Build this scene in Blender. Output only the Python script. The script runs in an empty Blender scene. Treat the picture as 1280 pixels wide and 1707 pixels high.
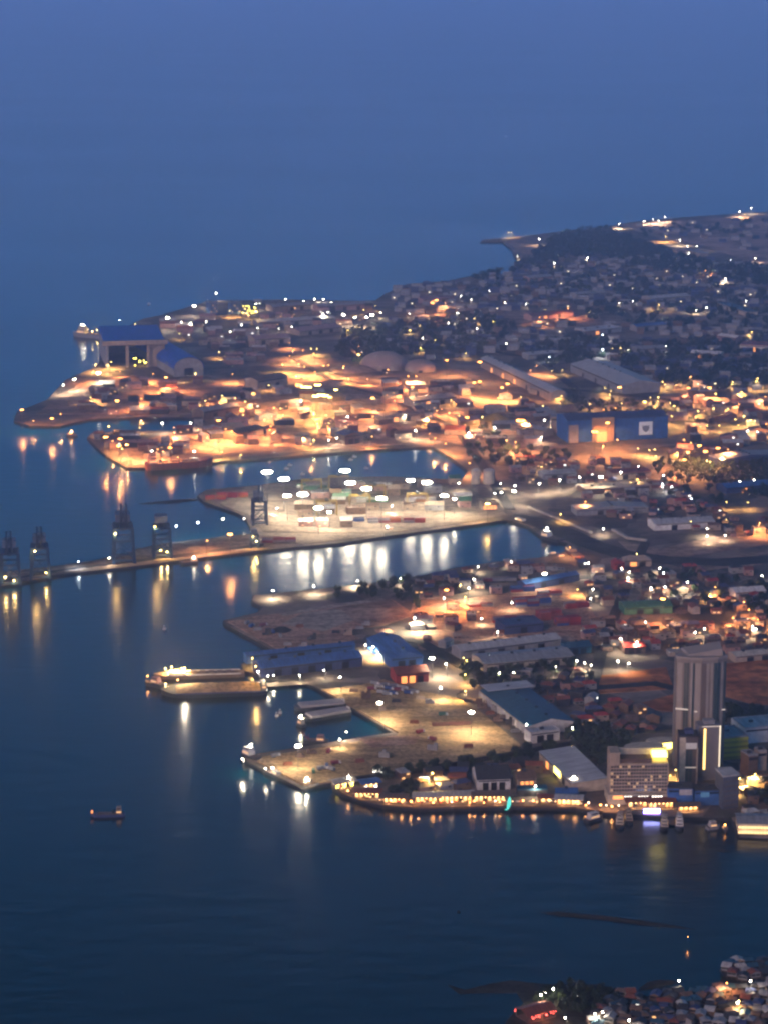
import bpy, bmesh, math, random
from mathutils import Vector, Matrix
R = math.radians
sc = bpy.context.scene
COL = sc.collection
random.seed(7)

# ------------------------------------------------------------------ camera, sky, sun, exposure
CAM_H, FPX, HORIZON = 680.0, 4200.0, -120.0
PITCH = math.atan((853.5 - HORIZON) / FPX)
cam_d = bpy.data.cameras.new('camera')
cam = bpy.data.objects.new('camera', cam_d); COL.objects.link(cam); sc.camera = cam
cam_d.sensor_fit = 'VERTICAL'; cam_d.sensor_height = 24.0; cam_d.lens = 24.0 * FPX / 1707.0
cam.location = (0, 0, CAM_H); cam.rotation_euler = (math.pi / 2 - PITCH, 0, 0)
cam_d.clip_start = 1.0; cam_d.clip_end = 300000.0

world = bpy.data.worlds.new('World'); sc.world = world; world.use_nodes = True
wn = world.node_tree; bg = wn.nodes['Background']
sky = wn.nodes.new('ShaderNodeTexSky'); sky.sky_type = 'NISHITA'; sky.sun_disc = False
DOME = [(12.6,9.0,17.6), (.55,2.6,6.4), (.01,1.15,2.6), (.01,.26,.5)]   # dusk sky from the horizon up to the zenith
SUN_EL, SUN_ROT = 20.0, 215.0
sky.sun_elevation = R(SUN_EL); sky.sun_rotation = R(SUN_ROT); sky.altitude = 300
tint = wn.nodes.new('ShaderNodeMix'); tint.data_type = 'RGBA'; tint.blend_type = 'MULTIPLY'
tint.inputs['Factor'].default_value = 1.0
tint.inputs['B'].default_value = (0.16, 0.42, 1.5, 1)          # after sunset the whole dome turns blue
dusk = wn.nodes.new('ShaderNodeMix'); dusk.data_type = 'RGBA'; dusk.inputs['Factor'].default_value = 0.93
geo = wn.nodes.new('ShaderNodeNewGeometry'); sx = wn.nodes.new('ShaderNodeSeparateXYZ'); el = wn.nodes.new('ShaderNodeMath'); el.operation = 'ABSOLUTE'
dome = wn.nodes.new('ShaderNodeValToRGB'); de = dome.color_ramp.elements
for i, (p, c) in enumerate([(0, DOME[0]), (.10, DOME[1]), (.31, DOME[2]), (.52, DOME[3])]):
    e = de[i] if i == 0 else (de[1] if i == 1 else de.new(p))
    e.position = p; e.color = (*[x / 10 for x in c], 1)
dm = wn.nodes.new('ShaderNodeVectorMath'); dm.operation = 'SCALE'; dm.inputs['Scale'].default_value = 10
wn.links.new(geo.outputs['Incoming'], sx.inputs[0]); wn.links.new(sx.outputs['Z'], el.inputs[0]); wn.links.new(el.outputs[0], dome.inputs['Fac'])
wn.links.new(dome.outputs['Color'], dm.inputs[0]); wn.links.new(dm.outputs[0], dusk.inputs['B'])
wn.links.new(sky.outputs[0], tint.inputs['A']); wn.links.new(tint.outputs['Result'], dusk.inputs['A'])
wn.links.new(dusk.outputs['Result'], bg.inputs['Color'])
bg.inputs['Strength'].default_value = 0.135

sun_d = bpy.data.lights.new('sun', 'SUN'); sun_d.energy = 1.45; sun_d.angle = R(30); sun_d.color = (1, 0.60, 0.42)
sun = bpy.data.objects.new('sun', sun_d); COL.objects.link(sun)
sun.location = (0, -2000, 1500)
_sd = Vector((math.sin(R(SUN_ROT)) * math.cos(R(SUN_EL)), math.cos(R(SUN_ROT)) * math.cos(R(SUN_EL)), math.sin(R(SUN_EL))))
sun.rotation_euler = (-_sd).to_track_quat('-Z', 'Y').to_euler()

sc.view_settings.view_transform = 'Standard'; sc.view_settings.look = 'None'
sc.view_settings.exposure = 0.3; sc.view_settings.gamma = 1.0
cy = sc.cycles
cy.max_bounces = 4; cy.diffuse_bounces = 1; cy.glossy_bounces = 2; cy.transmission_bounces = 2; cy.volume_bounces = 1
cy.sample_clamp_indirect = 1.5; cy.caustics_reflective = False; cy.caustics_refractive = False
cy.pixel_filter_type = 'BLACKMAN_HARRIS'; cy.filter_width = 2.3
cy.use_denoising = True

# ------------------------------------------------------------------ helpers
def P(u, v, z=0.0):
    """the point at height z seen at pixel (u, v) of the 1280 x 1707 photograph"""
    a, b = (u - 640.0) / FPX, -(v - 853.5) / FPX
    cp, sp = math.cos(PITCH), math.sin(PITCH)
    d = Vector((a, cp + b * sp, -sp + b * cp))
    t = (z - CAM_H) / d.z
    return Vector((d.x * t, d.y * t, z))

def UV(p):
    """photograph pixel of a point (used only to rank look-alikes for their labels)"""
    cp, sp = math.cos(PITCH), math.sin(PITCH)
    x, y, z = p[0], p[1], p[2] - CAM_H
    fz = y * cp - z * sp; fy = y * sp + z * cp
    return 640 + FPX * x / fz, 853.5 - FPX * fy / fz

_m = {}
def mat(name, col, rough=0.85, var=0.0, scale=0.05, emit=None, strength=0.0, spec=0.3, metal=0.0, bump=0.0, stretch=None, col2=None):
    if name in _m: return _m[name]
    m = bpy.data.materials.new(name); m.use_nodes = True
    nt = m.node_tree; b = nt.nodes['Principled BSDF']
    b.inputs['Roughness'].default_value = rough; b.inputs['Specular IOR Level'].default_value = spec
    b.inputs['Metallic'].default_value = metal
    b.inputs['Base Color'].default_value = (*col, 1)
    if var or col2:
        tc = nt.nodes.new('ShaderNodeTexCoord'); mp = nt.nodes.new('ShaderNodeMapping')
        nt.links.new(tc.outputs['Object'], mp.inputs['Vector'])
        if stretch: mp.inputs['Scale'].default_value = stretch
        n = nt.nodes.new('ShaderNodeTexNoise'); n.inputs['Scale'].default_value = scale
        n.inputs['Detail'].default_value = 6; n.inputs['Roughness'].default_value = 0.65
        nt.links.new(mp.outputs[0], n.inputs['Vector'])
        r = nt.nodes.new('ShaderNodeValToRGB'); r.color_ramp.elements[0].position = 0.35; r.color_ramp.elements[1].position = 0.65
        c2 = col2 or tuple(c * (1 + var) for c in col)
        c1 = col if col2 else tuple(c * (1 - var) for c in col)
        r.color_ramp.elements[0].color = (*c1, 1); r.color_ramp.elements[1].color = (*c2, 1)
        nt.links.new(n.outputs['Fac'], r.inputs['Fac']); nt.links.new(r.outputs['Color'], b.inputs['Base Color'])
        if bump:
            bp = nt.nodes.new('ShaderNodeBump'); bp.inputs['Distance'].default_value = bump
            nt.links.new(n.outputs['Fac'], bp.inputs['Height']); nt.links.new(bp.outputs[0], b.inputs['Normal'])
    if emit:
        b.inputs['Emission Color'].default_value = (*emit, 1); b.inputs['Emission Strength'].default_value = strength
        m.cycles.emission_sampling = 'NONE' if strength > 12 else 'AUTO'
    _m[name] = m
    return m

class MB:
    """collects simple shapes and links them as ONE mesh object"""
    def __init__(s): s.v = []; s.f = []
    def add(s, vs, fs):
        o = len(s.v); s.v += [tuple(v) for v in vs]; s.f += [tuple(i + o for i in f) for f in fs]; return s
    def box(s, x0, y0, z0, x1, y1, z1):
        return s.add([(x0,y0,z0),(x1,y0,z0),(x1,y1,z0),(x0,y1,z0),(x0,y0,z1),(x1,y0,z1),(x1,y1,z1),(x0,y1,z1)],
                     [(3,2,1,0),(4,5,6,7),(0,1,5,4),(1,2,6,5),(2,3,7,6),(3,0,4,7)])
    def prism(s, poly, z0, z1):
        n = len(poly)
        if sum(poly[i][0]*poly[(i+1)%n][1]-poly[(i+1)%n][0]*poly[i][1] for i in range(n)) < 0: poly = poly[::-1]
        vs = [(p[0],p[1],z0) for p in poly] + [(p[0],p[1],z1) for p in poly]
        return s.add(vs, [tuple(range(n-1,-1,-1)), tuple(range(n,2*n))] + [(i,(i+1)%n,n+(i+1)%n,n+i) for i in range(n)])
    def extrude_y(s, prof, y0, y1):
        """profile of (x, z) points swept along y"""
        n = len(prof)
        vs = [(p[0],y0,p[1]) for p in prof] + [(p[0],y1,p[1]) for p in prof]
        return s.add(vs, [tuple(range(n)), tuple(range(2*n-1,n-1,-1))] + [(i+n,(i+1)%n+n,(i+1)%n,i) for i in range(n)])
    def extrude_x(s, prof, x0, x1):
        """profile of (y, z) points swept along x"""
        n = len(prof)
        vs = [(x0,p[0],p[1]) for p in prof] + [(x1,p[0],p[1]) for p in prof]
        return s.add(vs, [tuple(range(n-1,-1,-1)), tuple(range(n,2*n))] + [(i,(i+1)%n,n+(i+1)%n,n+i) for i in range(n)])
    def bar(s, a, b, r, n=6, r2=None):
        a, b = Vector(a), Vector(b); d = (b - a).normalized(); r2 = r if r2 is None else r2
        q = d.to_track_quat('Z', 'Y'); vs = []
        for c, rr in ((a, r), (b, r2)):
            for k in range(n):
                t = 2*math.pi*(k+.5)/n; vs.append(c + q @ Vector((rr*math.cos(t), rr*math.sin(t), 0)))
        return s.add(vs, [tuple(range(n-1,-1,-1)), tuple(range(n,2*n))] + [(i,(i+1)%n,n+(i+1)%n,n+i) for i in range(n)])
    def lathe(s, prof, c=(0,0,0), n=16):
        vs = []
        for r, z in prof:
            for k in range(n):
                t = 2*math.pi*k/n; vs.append((c[0]+r*math.cos(t), c[1]+r*math.sin(t), c[2]+z))
        fs = []
        for j in range(len(prof)-1):
            for k in range(n): fs.append((j*n+k, j*n+(k+1)%n, (j+1)*n+(k+1)%n, (j+1)*n+k))
        fs.append(tuple(range(n-1,-1,-1))); fs.append(tuple(range((len(prof)-1)*n, len(prof)*n)))
        return s.add(vs, fs)
    def mesh(s, name, m):
        me = bpy.data.meshes.new(name); me.from_pydata(s.v, [], s.f); me.materials.append(m); me.update(); return me
    def build(s, name, m, parent=None, label=None):
        o = bpy.data.objects.new(name, s.mesh(name, m)); COL.objects.link(o)
        if parent is not None: o.parent = parent
        if label: o['label'] = label
        return o

def put(name, me, parent=None):
    o = bpy.data.objects.new(name, me); COL.objects.link(o)
    if parent is not None: o.parent = parent
    return o

THINGS = []          # (object, base label): labels are made unique once everything stands
def thing(name, label, cat, loc=(0,0,0), rot=0.0, group=None, obj=None, noun=None):
    """an Empty at the base of a thing (or the given single mesh object), with its properties"""
    o = obj or bpy.data.objects.new(name, None)
    if obj is None:
        COL.objects.link(o); o.empty_display_size = 1
    o.location = loc; o.rotation_euler = (0, 0, rot)
    o['category'] = cat; o['label'] = label
    if group: o['group'] = group
    THINGS.append([o, label, noun or cat])
    return o

def structure(name, mb, m, kind='structure', label=None, category=None):
    o = mb.build(name, m); o['kind'] = kind
    o['label'] = label or name.replace('_', ' '); o['category'] = category or name.split('_')[-1]
    return o

def front(A, B, z=2.0):
    """front edge of a box from pixel A (left) to pixel B (right): base point, turn, width; its local y leads away"""
    a, b = P(*A, z), P(*B, z); d = b - a
    return (a + b) / 2, math.atan2(d.y, d.x), d.length
# ------------------------------------------------------------------ water, land, air
wm = bpy.data.materials.new('water'); wm.use_nodes = True
nt = wm.node_tree; b = nt.nodes['Principled BSDF']
b.inputs['Base Color'].default_value = (0.0005, 0.014, 0.020, 1); b.inputs['IOR'].default_value = 1.33
b.inputs['Roughness'].default_value = 0.17
tc = nt.nodes.new('ShaderNodeTexCoord')
def wave(scale, sx, sy, detail):
    mp = nt.nodes.new('ShaderNodeMapping'); mp.inputs['Scale'].default_value = (sx, sy, 1); mp.inputs['Rotation'].default_value = (0, 0, 0.2)
    nt.links.new(tc.outputs['Object'], mp.inputs['Vector'])
    n = nt.nodes.new('ShaderNodeTexNoise'); n.inputs['Scale'].default_value = scale; n.inputs['Detail'].default_value = detail
    nt.links.new(mp.outputs[0], n.inputs['Vector']); return n
w1 = wave(0.06, 0.45, 1.0, 3); w2 = wave(0.0016, 0.5, 1.0, 3)
bp = nt.nodes.new('ShaderNodeBump'); bp.inputs['Distance'].default_value = 0.75; bp.inputs['Strength'].default_value = 0.8
nt.links.new(w1.outputs['Fac'], bp.inputs['Height']); nt.links.new(bp.outputs[0], b.inputs['Normal'])
rr = nt.nodes.new('ShaderNodeMapRange'); rr.inputs['From Min'].default_value = .35; rr.inputs['From Max'].default_value = .65
rr.inputs['To Min'].default_value = 0.205; rr.inputs['To Max'].default_value = 0.235
nt.links.new(w2.outputs['Fac'], rr.inputs['Value']); nt.links.new(rr.outputs[0], b.inputs['Roughness'])
structure('water', MB().add([(-44000,-7000,0),(44000,-7000,0),(44000,84000,0),(-44000,84000,0)], [(0,1,2,3)]), wm,
          label='dark blue sea water filling the bay and harbour basins', category='water')

def land(name, pts, z, m, label, kind='structure', base=-1.5, cat=None):
    """a slab of ground whose outline on the map was read off the photograph"""
    poly = [(p.x, p.y) for p in (P(u, v, z) for u, v in pts)]
    return structure(name, MB().prism(poly, base, z), m, kind, label, cat)

LAND = [(1420,1398),(1232,1391),(1218,1362),(1135,1362),(1005,1354),(960,1347),(850,1345),(700,1348),(640,1343),(600,1333),(570,1323),(557,1311),(556,1304),
 (530,1309),(506,1315),(403,1263),(433,1256),(655,1221),(528,1145),
 (515,1140),(450,1130),(408,1118),(404,1106),(475,1094),(378,1041),(374,1034),(430,1021),(440,1012),(421,1003),(424,992),(560,979),(690,963),(760,946),(830,936),(900,929),(945,919),
 (945,905),(905,896),(880,876),(845,866),(760,878),(640,894),(560,906),(440,916),(320,931),(200,946),(100,957),(50,967),(0,977),(-90,990),
 (-90,963),(0,954),(95,943),(200,929),(232,914),(272,906),(330,899),(425,889),(412,865),(400,856),(370,846),(342,836),(331,826),(345,816),(430,809),(480,801),(550,796),(640,794),(700,796),(770,801),
 (780,784),(750,761),(722,744),(690,745),(600,751),(450,763),(370,769),(300,775),(240,779),(213,779),(188,766),(163,746),(147,729),(155,722),(215,719),(300,717),(345,703),(338,697),(250,694),(150,698),(100,709),(50,709),(25,701),(30,686),(80,666),(95,650),(112,632),(160,612),(178,592),(186,566),(205,549),
 (240,531),(270,525),(300,516),(350,501),(430,500),(480,499),(560,501),(625,501),(640,491),(680,473),(740,469),(790,459),(850,456),(864,440),(852,416),(838,404),(800,403),(806,399),(850,396),(930,386),(1000,379),(1060,369),(1150,361),(1240,355),(1310,351),(1420,346)]
def ground_mat(name, cols, scale, bump=0.3):
    m = bpy.data.materials.new(name); m.use_nodes = True; nt = m.node_tree; b = nt.nodes['Principled BSDF']
    b.inputs['Roughness'].default_value = 0.9; b.inputs['Specular IOR Level'].default_value = 0.2
    tc = nt.nodes.new('ShaderNodeTexCoord'); mp = nt.nodes.new('ShaderNodeMapping'); mp.inputs['Rotation'].default_value = (0, 0, .3)
    nt.links.new(tc.outputs['Object'], mp.inputs['Vector'])
    n1 = nt.nodes.new('ShaderNodeTexNoise'); n1.inputs['Scale'].default_value = scale; n1.inputs['Detail'].default_value = 8; n1.inputs['Roughness'].default_value = .7
    n2 = nt.nodes.new('ShaderNodeTexVoronoi'); n2.inputs['Scale'].default_value = scale * 2.2; n2.inputs['Randomness'].default_value = .9
    for n in (n1, n2): nt.links.new(mp.outputs[0], n.inputs['Vector'])
    mx = nt.nodes.new('ShaderNodeMix'); mx.data_type = 'RGBA'; mx.inputs['Factor'].default_value = .38
    nt.links.new(n1.outputs['Color'], mx.inputs['A']); nt.links.new(n2.outputs['Color'], mx.inputs['B'])
    r = nt.nodes.new('ShaderNodeValToRGB'); els = r.color_ramp.elements
    for i, c in enumerate(cols):
        p = 0.3 + 0.4 * i / (len(cols) - 1)
        e = els[i] if i < 2 else els.new(p)
        e.position = p; e.color = (*c, 1)
    sep = nt.nodes.new('ShaderNodeSeparateColor'); nt.links.new(mx.outputs['Result'], sep.inputs[0])
    nt.links.new(sep.outputs[0], r.inputs['Fac']); nt.links.new(r.outputs['Color'], b.inputs['Base Color'])
    return m
stonew = mat('quay_stone', (.035,.033,.032), .9, .3, .2)
def quay(name, pts, m, label, z1, skip=0):
    c = [P(u, v, 2.5) for u, v in pts]; mb = MB(); ar = sum(c[i].x*c[(i+1)%len(c)].y-c[(i+1)%len(c)].x*c[i].y for i in range(len(c)))
    for i in range(1, len(c)-1):
        a, b2 = c[i], c[i+1]; d = (b2-a).normalized(); n = Vector((d.y,-d.x,0)) * (1.2 if ar > 0 else -1.2)
        mb.prism([(a+n*.01).xy, (b2+n*.01).xy, (b2+n).xy, (a+n).xy], -1.6, z1 - .012*(i % 3))
    return structure(name, mb, m, 'structure', label, 'quay wall')
quay('quay_wall', LAND, stonew, 'quay wall along the whole waterfront, edge shade put into its colour', 2.3)  # strip added outside the land edge; the edge's shade is in its dark colour
gm = ground_mat('town_ground', [(.07,.065,.055),(.17,.13,.11),(.09,.085,.07),(.28,.21,.17),(.14,.115,.10),(.34,.26,.21)], 0.012)
land('ground', LAND, 2.5, gm, 'built-up harbour land with quays, yards and streets', base=-2, cat='ground')
def dirt(name, c, c2, s=.03):
    """ground with broad stains, fine grit and a few wheel-worn streaks"""
    m = mat(name, c, .95, scale=s, col2=c2, spec=.1); nt = m.node_tree; b = nt.nodes['Principled BSDF']
    src = b.inputs['Base Color'].links[0].from_socket; tc = nt.nodes.new('ShaderNodeTexCoord')
    for sc_, st, lo, hi in ((s*9, (1,1,1), .55, 1.12), (s*2.2, (.25,1.6,1), .62, 1.08)):
        mp = nt.nodes.new('ShaderNodeMapping'); mp.inputs['Scale'].default_value = st; mp.inputs['Rotation'].default_value = (0,0,.5)
        n = nt.nodes.new('ShaderNodeTexNoise'); n.inputs['Scale'].default_value = sc_; n.inputs['Detail'].default_value = 4
        r = nt.nodes.new('ShaderNodeMapRange'); r.inputs['From Min'].default_value = .36; r.inputs['From Max'].default_value = .58; r.inputs['To Min'].default_value = lo; r.inputs['To Max'].default_value = hi
        v = nt.nodes.new('ShaderNodeVectorMath'); v.operation = 'SCALE'
        nt.links.new(tc.outputs['Object'], mp.inputs[0]); nt.links.new(mp.outputs[0], n.inputs['Vector']); nt.links.new(n.outputs['Fac'], r.inputs['Value'])
        nt.links.new(src, v.inputs[0]); nt.links.new(r.outputs[0], v.inputs['Scale']); src = v.outputs[0]
    nt.links.new(src, b.inputs['Base Color'])
    return m
mud = dirt('mud', (.03,.035,.03), (.07,.065,.05))
land('mudflat', [(745,1641),(775,1650),(810,1641),(850,1634),(905,1640),(990,1641),(1045,1650),(1090,1664),(1130,1657),(1185,1650),(1205,1628),(1200,1615),(1230,1608),(1300,1604),(1420,1600),(1450,1790),(780,1790),(845,1700),(872,1672),(860,1655),(800,1655),(765,1657)],
     0.25, mud, 'dark tidal mudflat and sandbar in front of the stilt village', base=-2, cat='mudflat')
hz = mat('haze_air', (0,0,0))
hzn = hz.node_tree; hzn.nodes.remove(hzn.nodes['Principled BSDF'])
pv = hzn.nodes.new('ShaderNodeVolumePrincipled'); pv.inputs['Color'].default_value = (.76,.88,1,1)
pv.inputs['Density'].default_value = 1.02e-4; pv.inputs['Anisotropy'].default_value = .78
hzn.links.new(pv.outputs[0], hzn.nodes['Material Output'].inputs['Volume'])
structure('haze', MB().box(-45000,-8000,-3,45000,85000,CAM_H+25), hz, 'stuff', 'thin blue evening haze over the bay', 'haze')
# ------------------------------------------------------------------ yards, lots and roads lying on the ground
sand = dirt('sand', (.46,.29,.14), (.60,.41,.22)); redearth = dirt('red_earth', (.46,.25,.16), (.60,.37,.26))
conc = dirt('yard_concrete', (.26,.21,.17), (.38,.31,.25), .02); asph = dirt('asphalt', (.045,.045,.05), (.085,.08,.08), .05)
clay = dirt('orange_clay', (.46,.13,.05), (.60,.23,.09), .012); bare = dirt('bare_soil', (.32,.20,.15), (.44,.31,.24), .015)
pale = dirt('pale_gravel', (.34,.27,.22), (.45,.37,.31), .02)
slope_m = ground_mat('slope_ground', [(.20,.14,.12),(.50,.33,.27),(.28,.19,.16),(.58,.40,.33),(.14,.11,.10),(.48,.33,.27)], .006)
PATCH = [
 ('sandy_lot', sand, 1.1, 'wide pale sandy lot on the pier behind the barges', [(536,1149),(600,1142),(640,1132),(700,1152),(760,1162),(800,1186),(866,1240),(868,1250),(700,1284),(560,1301),(506,1308),(430,1268),(440,1261),(662,1225),(664,1221),(540,1151)]),
 ('dark_soil', redearth, 1.25, 'darker spread of soil across the sandy pier', [(600,1232),(660,1226),(700,1228),(690,1240),(620,1246)]),
 ('earth_pier', redearth, .6, 'reddish bare earth covering the pointed pier', [(380,1036),(430,1026),(560,1013),(655,999),(690,1024),(640,1042),(570,1050),(600,1064),(545,1080),(480,1091)]),
 ('pale_lot', pale, .7, 'paler levelled square on the reddish pier', [(505,1022),(560,1014),(600,1030),(540,1052),(470,1040)]),
 ('fenced_lot', bare, .72, 'brown fenced lot at the inner end of the reddish pier', [(562,1012),(650,998),(677,1022),(600,1040)]),
 ('container_yard', conc, .3, 'concrete paving of the floodlit container yard', [(440,886),(425,862),(400,853),(372,843),(346,824),(420,811),(480,804),(600,799),(760,804),(845,858),(760,873),(640,889)]),
 ('pier_deck', conc, .35, 'concrete deck of the long container pier', [(-80,987),(0,975),(100,955),(320,929),(440,914),(640,892),(640,889),(440,889),(330,902),(232,917),(100,946),(0,958),(-80,966)]),
 ('lane', asph, .4, 'dark lane running along the container pier', [(0,971),(100,952),(320,926),(440,910),(440,906),(320,921),(100,949),(0,967)]),
 ('brown_lot', bare, .3, 'bare brown lots beside the harbour road', [(1030,902),(1100,915),(1190,893),(1300,884),(1300,905),(1150,926),(1060,930)]),
 ('brown_lot', bare, .3, 'second strip of bare brown lot nearer the town', [(1120,946),(1300,912),(1300,936),(1180,950)]),
 ('clay_lot', clay, .3, 'orange clay building site right of the tall tower', [(1206,1106),(1320,1096),(1320,1178),(1250,1172),(1206,1160)]),
 ('clay_lot', clay, .3, 'orange clay clearing left of the tall tower', [(1066,1172),(1125,1156),(1130,1187),(1096,1184)]),
 ('clay_lot', clay, .3, 'brown cleared strip behind the dark trees', [(985,1128),(1110,1112),(1122,1148),(1000,1156)]),
 ('container_ground', redearth, .32, 'reddish ground under the stacked containers', [(692,985),(760,1000),(960,972),(1005,1050),(960,1068),(830,1062),(700,1085),(680,1040)]),
 ('plant_yard', bare, .3, 'brown paved yard of the orange-lit works', [(215,740),(340,706),(480,700),(640,690),(880,722),(850,748),(770,742),(720,730),(690,739),(600,745),(450,757),(300,770),(222,775)]),
 ('ship_yard', bare, .3, 'dusty shipyard ground on the point', [(60,690),(130,640),(220,625),(330,640),(420,640),(520,620),(640,640),(640,680),(480,690),(340,690),(150,690)]),
 ('works_yard', bare, .32, 'brown open ground among the floodlit works', [(640,645),(760,650),(900,690),(930,740),(830,752),(700,716),(650,690)]),
 ('bare_slope', slope_m, .3, 'bare earth slope under the skyline ridge', [(1035,374),(1150,366),(1290,357),(1420,352),(1420,452),(1260,440),(1170,408),(1095,394)]),
 ('bare_slope', bare, .3, 'bare pinkish slope on the far headland', [(842,402),(935,414),(960,428),(872,424)]),
 ('grey_lot', pale, .3, 'grey cleared ground among the far woods', [(1040,512),(1180,505),(1240,530),(1110,545),(1060,535)]),
 ('grey_lot', pale, .3, 'pale cleared strip high in the far town', [(1040,440),(1140,452),(1290,470),(1290,486),(1150,476),(1050,458)]),
 ('grey_lot', pale, .3, 'pale cleared ground at the right of the far woods', [(1180,535),(1290,520),(1290,560),(1220,568)]),
 ('grey_lot', bare, .3, 'pinkish ground before the far town', [(760,512),(880,520),(1000,528),(1000,548),(880,540),(770,528)]),
 ('grey_lot', pale, .3, 'grey sloping lot beside the dark wooded knoll', [(810,582),(850,556),(935,540),(945,560),(870,575),(830,590)]),
]
for i, (n, m, dz, lab, pts) in enumerate(PATCH):
    land(n, pts, 2.5 + dz + i * .011, m, lab, base=2.0, cat=n.split('_')[-1])
def road(pts, w, m=asph, label='dark street between the blocks', dz=.5, name='road'):
    c = [P(u, v, 2.5) for u, v in pts]; L, Rr = [], []
    for i in range(len(c)):
        d = (c[min(i+1, len(c)-1)] - c[max(i-1, 0)]).normalized(); n = Vector((-d.y, d.x, 0)) * w / 2
        L.append(c[i] + n); Rr.append(c[i] - n)
    mb = MB(); z = 2.5 + dz
    for i in range(len(c) - 1):
        mb.prism([L[i].xy, L[i+1].xy, Rr[i+1].xy, Rr[i].xy], 2.0, z)
    return structure(name, mb, m, 'structure', label, 'road')
road([(846,862),(890,868),(940,888),(985,908),(1040,925),(1110,934),(1200,938),(1320,930)], 34, label='wide harbour road rounding the inner basin')
road([(480,590),(560,640),(640,660),(760,715),(800,770),(850,850)], 12, label='works road crossing the orange-lit yard', dz=.7)
road([(610,1062),(700,1070),(770,1110),(840,1140),(960,1150),(1090,1140),(1210,1170),(1320,1200)], 14, dz=.62, label='street behind the sandy lot and teal shed')
road([(690,962),(760,972),(860,968),(1000,962),(1130,985),(1320,1040)], 13, dz=.64, label='street beside the container stacks')
road([(960,1335),(985,1270),(1000,1230),(1085,1215),(1230,1210),(1320,1230)], 11, dz=.66, label='street behind the waterfront hotel')
road([(1000,1230),(985,1150),(1010,1060),(1050,960),(1075,905)], 11, dz=.68, label='street climbing from the hotel to the harbour road')
road([(640,560),(760,575),(900,600),(960,650),(1100,665),(1320,690)], 13, dz=.6, label='street through the works district')
road([(1045,378),(1110,398),(1170,416),(1300,425)], 16, pale, 'pale road crossing the bare slope', dz=.9)
road([(870,440),(960,470),(1060,500),(1180,520),(1300,560)], 14, pale, 'pale road through the far town', dz=.9)
road([(640,1000),(560,1010),(470,1026)], 9, pale, 'pale track along the reddish pier', dz=.9)
# pale kerb wall of the harbour road
def wall_line(name, pts, h, th, m, label, cat='wall', z=2.5):
    c = [P(u, v, z) for u, v in pts]; o = c[0]; mb = MB()
    for a, b2 in zip(c, c[1:]):
        d = (b2 - a).normalized(); n = Vector((-d.y, d.x, 0)) * th / 2
        mb.prism([((a+n)-o).xy, ((b2+n)-o).xy, ((b2-n)-o).xy, ((a-n)-o).xy], 0, h)
    ob = mb.build(name, m); thing(name, label, cat, o, obj=ob); return ob
pcon = mat('pale_concrete', (.42,.38,.34), .8, .15, .2)
wall_line('parapet', [(880,846),(920,862),(985,889)], 2.2, 3, pcon, 'long pale parapet along the harbour road')
wall_line('parapet', [(1021,884),(1045,898),(1077,902)], 2.2, 4, pcon, 'short bent pale parapet by the bare brown lots')
wall_line('retaining_wall', [(560,1306),(700,1288),(868,1257),(955,1241)], 3.8, 2, stonew, 'long dark retaining wall along the sandy lot')
# breakwaters
rock = mat('breakwater_rock', (.02,.02,.02), .95, .4, .15, bump=.6)
def breakwater(pts, w, label, h=2.2):
    c = [P(u, v, 0) for u, v in pts]; o = c[0].copy(); mb = MB(); n = 9; ring = []
    fine = []
    for a, b2 in zip(c, c[1:]):
        k = max(2, int((b2-a).length/14))
        fine += [a.lerp(b2, i/k) for i in range(k)]
    fine.append(c[-1]); vs = []; fs = []
    for i, p in enumerate(fine):
        d = (fine[min(i+1, len(fine)-1)] - fine[max(i-1, 0)]).normalized(); nn = Vector((-d.y, d.x, 0))
        e = min(1, .35 + i*.3, .35 + (len(fine)-1-i)*.3)
        for k in range(n):
            t = math.pi * k / (n-1); rr = random.uniform(.8, 1.2)
            vs.append(p - o + nn * math.cos(t) * w/2 * rr * e + Vector((0, 0, -1.2 + (h + 1.2) * math.sin(t) * rr * e)))
    for i in range(len(fine)-1):
        for k in range(n-1): fs.append((i*n+k, i*n+k+1, (i+1)*n+k+1, (i+1)*n+k))
    mb.add(vs, fs); ob = mb.build('breakwater', rock); thing('breakwater', label, 'breakwater', o, obj=ob)
breakwater([(893,1521),(930,1524),(1000,1530),(1080,1540),(1172,1551)], 6.5, 'long low dark breakwater lying in the bay before the hotel', 1.5)
breakwater([(1188,1418),(1222,1420)], 7, 'short dark shoal in the water near the ferry hall')
breakwater([(229,840),(270,838),(312,834),(338,832)], 12, 'thin dark breakwater reaching out from the container yard')
breakwater([(760,1520),(768,1521)], 6, 'small dark rock standing alone in the bay')
breakwater([(1062,1652),(1085,1643),(1112,1638),(1128,1637)], 9, 'dark bank at the edge of the stilt village')

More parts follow.
